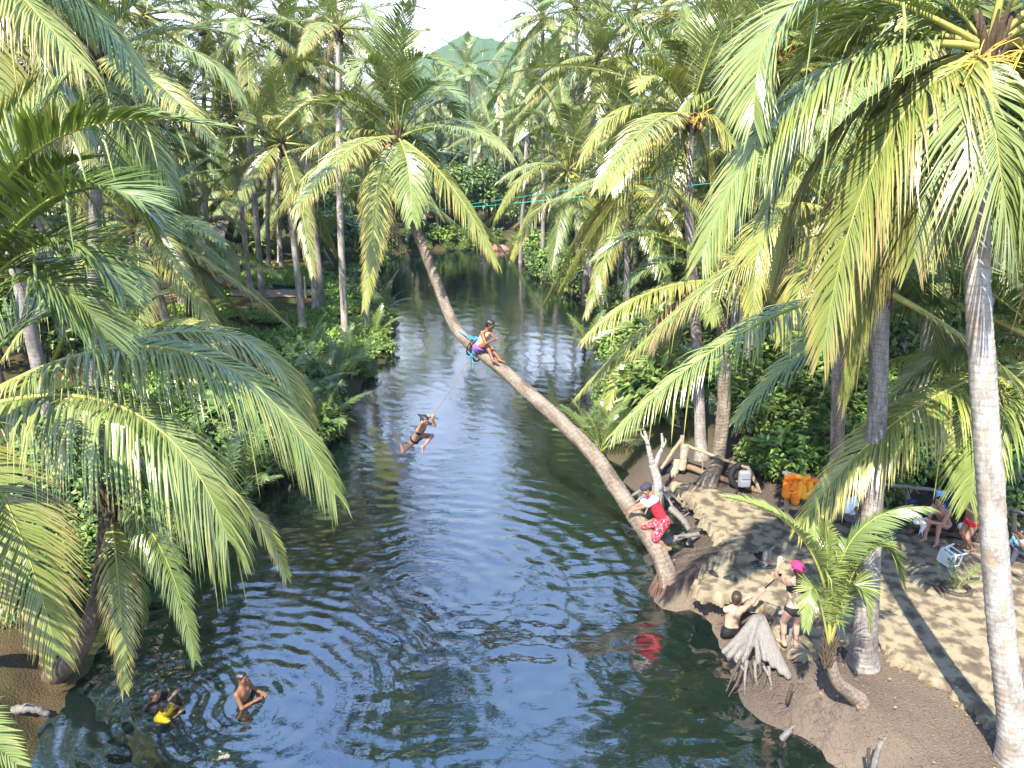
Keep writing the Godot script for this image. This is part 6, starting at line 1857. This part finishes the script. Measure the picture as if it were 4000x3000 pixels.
	for sx in [-1.0, 1.0]:
		for sz in [-1.0, 1.0]:
			part("leg", shared([rod(Vector3(sx * 0.13, 0.4, sz * 0.13), Vector3(sx * 0.17, 0, sz * 0.17), 0.024, 0.02)]), wp, stl)
	for e in 4:
		var a := e * PI / 2.0
		var q := Basis(Vector3.UP, a)
		part("apron", rod(q * Vector3(-0.14, 0.3, 0.145), q * Vector3(0.14, 0.3, 0.145), 0.03, 0.03), wp, stl)
		part("stretcher", rod(q * Vector3(-0.155, 0.12, 0.16), q * Vector3(0.155, 0.12, 0.16), 0.018, 0.018), wp, stl)
	stl.rotation_degrees = Vector3(8, 20, 88)
	stl.scale = Vector3.ONE * 0.95
	# seedling in a small pit
	var sd := thing("palm_seedling", Vector3(8.484, 0.72, -12.067), "tiny palm seedling planted in a ring of dark soil", "seedling")
	part("soil_ring", tube(curve_points([Vector3(0.24, 0.0, 0), Vector3(0.12, 0.01, 0.2), Vector3(-0.14, 0.0, 0.19), Vector3(-0.25, 0.01, 0), Vector3(-0.12, 0, -0.2), Vector3(0.13, 0.01, -0.19), Vector3(0.24, 0, 0)], 0.05), func(_u, a, s): return 0.05 + 0.02 * noise2.get_noise_2d(s * 5.0, a), 7), M.wood_dark, sd)
	for k in 5:
		var a := k * 2.4
		var d := Vector3(cos(a) * 0.5, 1.0, sin(a) * 0.5).normalized() * (0.75 - 0.08 * k)
		var pr := frond_parts(Vector3.ZERO, d * 0.6, d + Vector3(cos(a) * 0.18, -0.12, sin(a) * 0.18), 0.16, 3, true, 0.03, 0.025, 0.3, 0.4, 0.3)
		var fr := part("frond", pr[0], M.rachis_green, sd)
		part("leaflets", pr[1], M.leaf, fr).set_meta("kind", "stuff")
	# sandals on the sand
	var sandal := sandal_mesh()
	for a in [[Vector3(3.982, 0.73, -12.573), 0.5, Color(0.02, 0.03, 0.035), "dark sandal lying alone near the leaning palm foot"], [Vector3(4.268, 0.73, -12.407), 1.3, Color(0.03, 0.04, 0.045), "dark sandal right of the lone sandal"], [Vector3(4.987, 0.73, -12.954), 1.2, Color(0.025, 0.05, 0.08), "bluish sandal at the back of the sandal pile"], [Vector3(4.993, 0.73, -12.799), 1.5, Color(0.02, 0.045, 0.07), "bluish sandal in front of the sandal pile"], [Vector3(5.208, 0.73, -12.828), 1.9, Color(0.02, 0.04, 0.06), "bluish sandal at the right of the sandal pile"], [Vector3(5.073, 0.73, -13.234), 0.2, Color(0.015, 0.015, 0.017), "black sandal of the pair beside the small stump, left one"], [Vector3(5.185, 0.73, -13.285), 0.2, Color(0.015, 0.015, 0.017), "black sandal of the pair beside the small stump, right one"]]:
		var sn := thing("sandal", a[0], a[3], "sandal", "sandals left on the landing")
		sn.rotation.y = a[1]
		part("sole", sandal[0], flat(a[2], 0.8), sn)
		part("strap", sandal[1], black, sn)
	# selfie stick between the two
	var ss := thing("selfie_stick", Vector3(4.511, 1.268, -11.25), "thin black selfie stick held up by the wading man", "selfie stick")
	part("rod", rod(Vector3.ZERO, Vector3(4.484, 1.838, -10.7) - ss.position, 0.013, 0.01), black, ss)
	var ph := part("camera_head", soft_box(Vector3(0.07, 0.05, 0.03), 0.008), black, ss)
	ph.position = Vector3(4.481, 1.899, -10.65) - ss.position
	build_stump()
	# sticks, pegs and drift logs
	for a in [[Vector3(5.009, 0.6, -8.019), Vector3(0.03, 0.36, 0), 0.05, M.weathered, "cut stake standing in the soil at the bottom right", "stake"], [Vector3(4.98, 0.6, -8.078), Vector3(-0.06, 0.16, 0), 0.03, M.wood_dark, "short broken peg left of the cut stake", "peg"], [Vector3(4.292, 0.6, -9.325), Vector3(0.02, 0.22, 0.03), 0.035, M.wood_dark, "short dark root peg in the soil before the young palm", "peg"], [Vector3(4.681, 0.66, -10.358), Vector3(-0.03, 0.42, 0.02), 0.035, M.weathered, "forked grey stick at the standing woman's foot", "stick"], [Vector3(5.235, 0.7, -13.204), Vector3(0.02, 0.22, 0), 0.11, M.weathered, "small weathered stump beside the black sandals", "stump"], [Vector3(4.087, 0.3, -8.884), Vector3(0.08, 0.1, 0.05), 0.05, M.weathered, "small grey wood chip stump on the near bank", "stump"]]:
		var k := thing(a[5], a[0], a[4], a[5])
		part("shaft", rod(Vector3(0, -0.12, 0), a[1], a[2], a[2] * 0.75, 8, 0.02), a[3], k)
		part("splinter", rod(a[1] * 0.7, a[1] + Vector3(a[2] * 1.2, 0.07, 0), a[2] * 0.4, a[2] * 0.15), a[3], k)
	for a in [[Vector3(3.609, 0.993, -14.9), Vector3(3.828, 0.88, -14.5), Vector3(3.865, 0.82, -14.2), 0.09, "grey driftwood branch lying in the inlet"], [Vector3(3.207, 0.787, -13.7), Vector3(3.551, 0.853, -13.8), Vector3(4.01, 0.89, -13.9), 0.08, "dark drift log at the waterline of the inlet"], [Vector3(4.095, 0.05, -14.95), Vector3(4.137, 0.2, -14.92), Vector3(4.335, 0.3, -14.918), 0.07, "short knotted root lying against the bank"], [Vector3(-8.027, 0.15, -9.424), Vector3(-7.613, 0.3, -9.392), Vector3(-7.382, 0.1, -9.48), 0.09, "grey driftwood root on the dark left bank"], [Vector3(4.646, 1.2, -19.905), Vector3(4.763, 1.2, -19.753), Vector3(4.883, 1.2, -19.626), 0.04, "pale stick lying on the bare bank slope"]]:
		var k := thing("driftwood", a[0], a[4], "driftwood", "driftwood on the banks")
		var r0: float = a[3]
		part("log", tube(curve_points([Vector3.ZERO, a[1] - a[0], a[2] - a[0]], 0.04), func(u, an, s): return r0 * (1.0 - 0.5 * u) * (1.0 + 0.4 * noise2.get_noise_2d(s * 4.0 + a[0].x, cos(an) * 1.5)), 9), M.weathered, k)
		part("twig", rod((a[1] - a[0]) * 0.8, (a[1] - a[0]) * 0.8 + Vector3(0.15, 0.2, 0.1), r0 * 0.35, r0 * 0.1, 6, 0.03), M.weathered, k)
	# reddish rock at the far water edge
	var rk := thing("rock", Vector3(-1.426, 0.1, -74.045), "pinkish red rock ledge at the far water edge", "rock")
	part("ledge", blob([[Vector3(-0.9, 0.0, 0), Vector3(0.7, 0.1, 0), 0.22, 0.3], [Vector3(-0.3, 0.25, -0.3), Vector3(0.5, 0.25, -0.4), 0.25, 0.2], [Vector3(0.6, -0.05, 0.2), Vector3(1.0, 0.0, 0.1), 0.2, 0.18]], 0.06, 0.12), flat(Color(0.26, 0.13, 0.12), 0.85), rk)
	part("boulder", blob([[Vector3(-1.3, -0.05, 0.2), Vector3(-1.2, 0.0, 0.2), 0.2, 0.18]], 0.05, 0.1), flat(Color(0.2, 0.1, 0.1), 0.85), rk)

func sandal_mesh() -> Array:
	var v := PackedVector3Array()
	var idx := PackedInt32Array()
	var n := 20
	for lv in 3:
		for k in n:
			var a := TAU * k / n
			var w := 0.048 * (1.0 + 0.18 * sin(a)) * (0.86 if lv == 2 else 1.0)
			v.append(Vector3(cos(a) * w, [0.0, 0.018, 0.024][lv], -sin(a) * 0.135 * (0.93 if lv == 2 else 1.0)))
	for lv in 2:
		for k in n:
			var a := lv * n + k
			var b := lv * n + (k + 1) % n
			idx.append_array([a, a + n, b, b, a + n, b + n])
	v.append(Vector3(0, 0.024, 0))
	for k in n:
		idx.append_array([3 * n, 2 * n + (k + 1) % n, 2 * n + k])
	var st := []
	for s in [-1.0, 1.0]:
		st.append(tube(PackedVector3Array([Vector3(0, 0.022, -0.085), Vector3(0.022 * s, 0.055, -0.04), Vector3(0.044 * s, 0.022, 0.02)]), func(_t, _a, _s): return 0.009, 6))
	return [mesh_of(v, idx), shared(st)]

# bleached stump with buttress roots
func build_stump() -> void:
	var t := thing("tree_stump", Vector3(4.275, 0.35, -10.596), "big bleached tree stump with flaring roots at the water edge", "stump")
	var o: Vector3 = t.position
	# two buttress sheets that meet in a torn top, a hollow between them
	var top: Vector3 = Vector3(4.177, 1.142, -10.55) - o
	var bones := []
	for b in [[Vector3(3.577, 0.615, -10.35), 0.045, -0.12], [Vector3(3.669, 0.552, -10.32), 0.05, -0.1], [Vector3(3.788, 0.506, -10.3), 0.055, -0.07], [Vector3(3.908, 0.465, -10.3), 0.05, -0.05], [Vector3(4.484, 0.53, -9.85), 0.06, 0.1], [Vector3(4.397, 0.564, -9.92), 0.06, 0.08], [Vector3(4.292, 0.614, -10.02), 0.06, 0.05], [Vector3(4.187, 0.656, -10.12), 0.055, 0.02], [Vector3(4.115, 0.528, -10.2), 0.05, 0.0], [Vector3(4.56, 0.475, -10.5), 0.06, 0.06], [Vector3(4.434, 0.39, -10.75), 0.06, 0.02]]:
		var e: Vector3 = b[0] - o
		var a := top + Vector3(b[2] * 0.8, -0.04 * absf(b[2]) * 10.0 * rng.randf(), rng.randf_range(-0.04, 0.04))
		var m := a.lerp(e, 0.5) + Vector3(0, -0.05, 0.02)
		bones.append([a, m, 0.05, 0.062])
		bones.append([m, e, 0.062, b[1]])
	part("stump", blob(bones, 0.019, 0.022), M.weathered, t)
	for k in 9:
		var a := Vector3(3.743, 0.555, -10.25) - o + Vector3(0.055 * k, rng.randf_range(-0.08, 0.04), rng.randf_range(-0.05, 0.12))
		var e := a + Vector3(rng.randf_range(-0.3, 0.2), rng.randf_range(-0.5, -0.28), rng.randf_range(0.05, 0.3))
		part("root", tube(curve_points([a, a.lerp(e, 0.45) + Vector3(rng.randf_range(-0.08, 0.08), 0.05, 0.08), e], 0.04), func(u, _a, s): return 0.034 * (1.0 - 0.75 * u) * (1.0 + 0.3 * noise2.get_noise_1d(s * 8.0 + k)), 6), M.wood_dark if k % 3 else M.weathered, t)
	for k in 2:
		var a := Vector3(4.139, 0.61, -10) - o + Vector3(0.07 * k, 0, 0.02)
		part("root", rod(a, a + Vector3(rng.randf_range(-0.05, 0.2), -0.4, 0.15), 0.03, 0.012, 6, 0.06), M.weathered, t)

# exposed root fibres along the cut bank, dry litter on the soil, tiny stones
func build_litter() -> void:
	var fibre := tube(PackedVector3Array([Vector3.ZERO, Vector3(0.02, -0.06, 0.03), Vector3(0.01, -0.15, 0.06)]), func(t, _a, _s): return 0.0045 * (1.0 - 0.6 * t), 4, false)
	var xs: Array[Transform3D] = []
	for i in range(0, 14):
		var a := shore[i]
		var b := shore[i + 1]
		for k in int(a.distance_to(b) * 700.0):
			var p := a.lerp(b, rng.randf())
			var outw := (b - a).orthogonal().normalized()
			if from_river(p.x + outw.x * 0.2, p.y + outw.y * 0.2) < 0.0:
				outw = -outw
			p += outw * rng.randf_range(0.0, 0.75)
			if noise.get_noise_2d(p.x * 3.0, p.y * 3.0) < -0.05:
				continue
			var h := ground_height(p.x, p.y)
			if h < 0.02 or h > 0.6:
				continue
			var bs := Basis(Vector3.UP, atan2(-outw.x, -outw.y) + rng.randf_range(-1.3, 1.3)) * Basis(Vector3.RIGHT, rng.randf_range(-1.2, 0.2))
			xs.append(Transform3D(bs.scaled(Vector3.ONE * rng.randf_range(0.5, 1.3)), Vector3(p.x, h + 0.02, p.y)))
	scatter("root_fibre", fibre, xs, flat(Color(0.12, 0.092, 0.08), 0.9), "reddish brown root fibres exposed along the right bank", "root fibres")
	# clods and pebbles on the bare soil
	var clod := nut_mesh()
	xs = []
	for i in 5000:
		var p := Vector2(rng.randf_range(2.0, 8.5), rng.randf_range(-14.5, -6.0))
		var d := from_river(p.x, p.y)
		if d < 0.12 or d > 2.4 or noise.get_noise_2d(p.x * 2.0, p.y * 2.0 + 20.0) < -0.1:
			continue
		var k := rng.randf_range(0.02, 0.13) * rng.randf_range(0.5, 1.6)
		xs.append(Transform3D(Basis.from_euler(Vector3(rng.randf() * 6.0, rng.randf() * 6.0, rng.randf() * 6.0)).scaled(Vector3(k, k * 0.7, k)), Vector3(p.x, ground_height(p.x, p.y) + 0.003, p.y)))
	scatter("soil_clod", clod, xs, flat(Color(0.13, 0.1, 0.078), 0.95), "small brown clods and pebbles on the right bank", "clods")
	# fallen leaves
	var fallen := leaf_cloud([[Vector3(0, 0.03, 0), Vector3(0.02, 0.01, 0.02)]], 1, 0.045, 1.9, [Color(0.3, 0.19, 0.07), Color(0.22, 0.13, 0.06)], 0.0)
	xs = []
	for i in 420:
		var p := Vector2(rng.randf_range(2.6, 9.5), rng.randf_range(-16.5, -6.0))
		if from_river(p.x, p.y) < 0.3:
			continue
		xs.append(Transform3D(Basis.from_euler(Vector3(rng.randf_range(-1.5, -0.9), rng.randf() * 6.0, 0)).scaled(Vector3.ONE * rng.randf_range(0.5, 1.3)), Vector3(p.x, 0.725, p.y)))
	scatter("fallen_leaf_litter", fallen, xs, M.broad, "dry brown leaves scattered on the landing", "leaf litter")
	var twig := rod(Vector3(-0.06, 0, 0), Vector3(0.07, 0.012, 0.01), 0.0035, 0.002, 4, 0.01)
	xs = []
	for i in 5200:
		var p := Vector2(rng.randf_range(2.2, 8.5), rng.randf_range(-14.5, -6.0))
		if from_river(p.x, p.y) < 0.3:
			continue
		xs.append(Transform3D(Basis(Vector3.UP, rng.randf() * TAU).scaled(Vector3.ONE * rng.randf_range(0.25, 0.8)), Vector3(p.x, maxf(ground_height(p.x, p.y), 0.0) + 0.012, p.y)))
	scatter("dry_litter", twig, xs, flat(Color(0.19, 0.145, 0.1), 0.9), "dry straw litter strewn on the right bank", "litter")

func scatter(called: String, mesh: Mesh, xs: Array[Transform3D], mat: Material, label: String, cat: String) -> void:
	var mm := MultiMesh.new()
	mm.transform_format = MultiMesh.TRANSFORM_3D
	mm.mesh = mesh
	mm.instance_count = xs.size()
	for i in xs.size():
		mm.set_instance_transform(i, xs[i])
	var o := MultiMeshInstance3D.new()
	o.name = numbered(called)
	o.multimesh = mm
	o.material_override = mat
	add_child(o)
	tag(o, label, cat, "", "stuff")
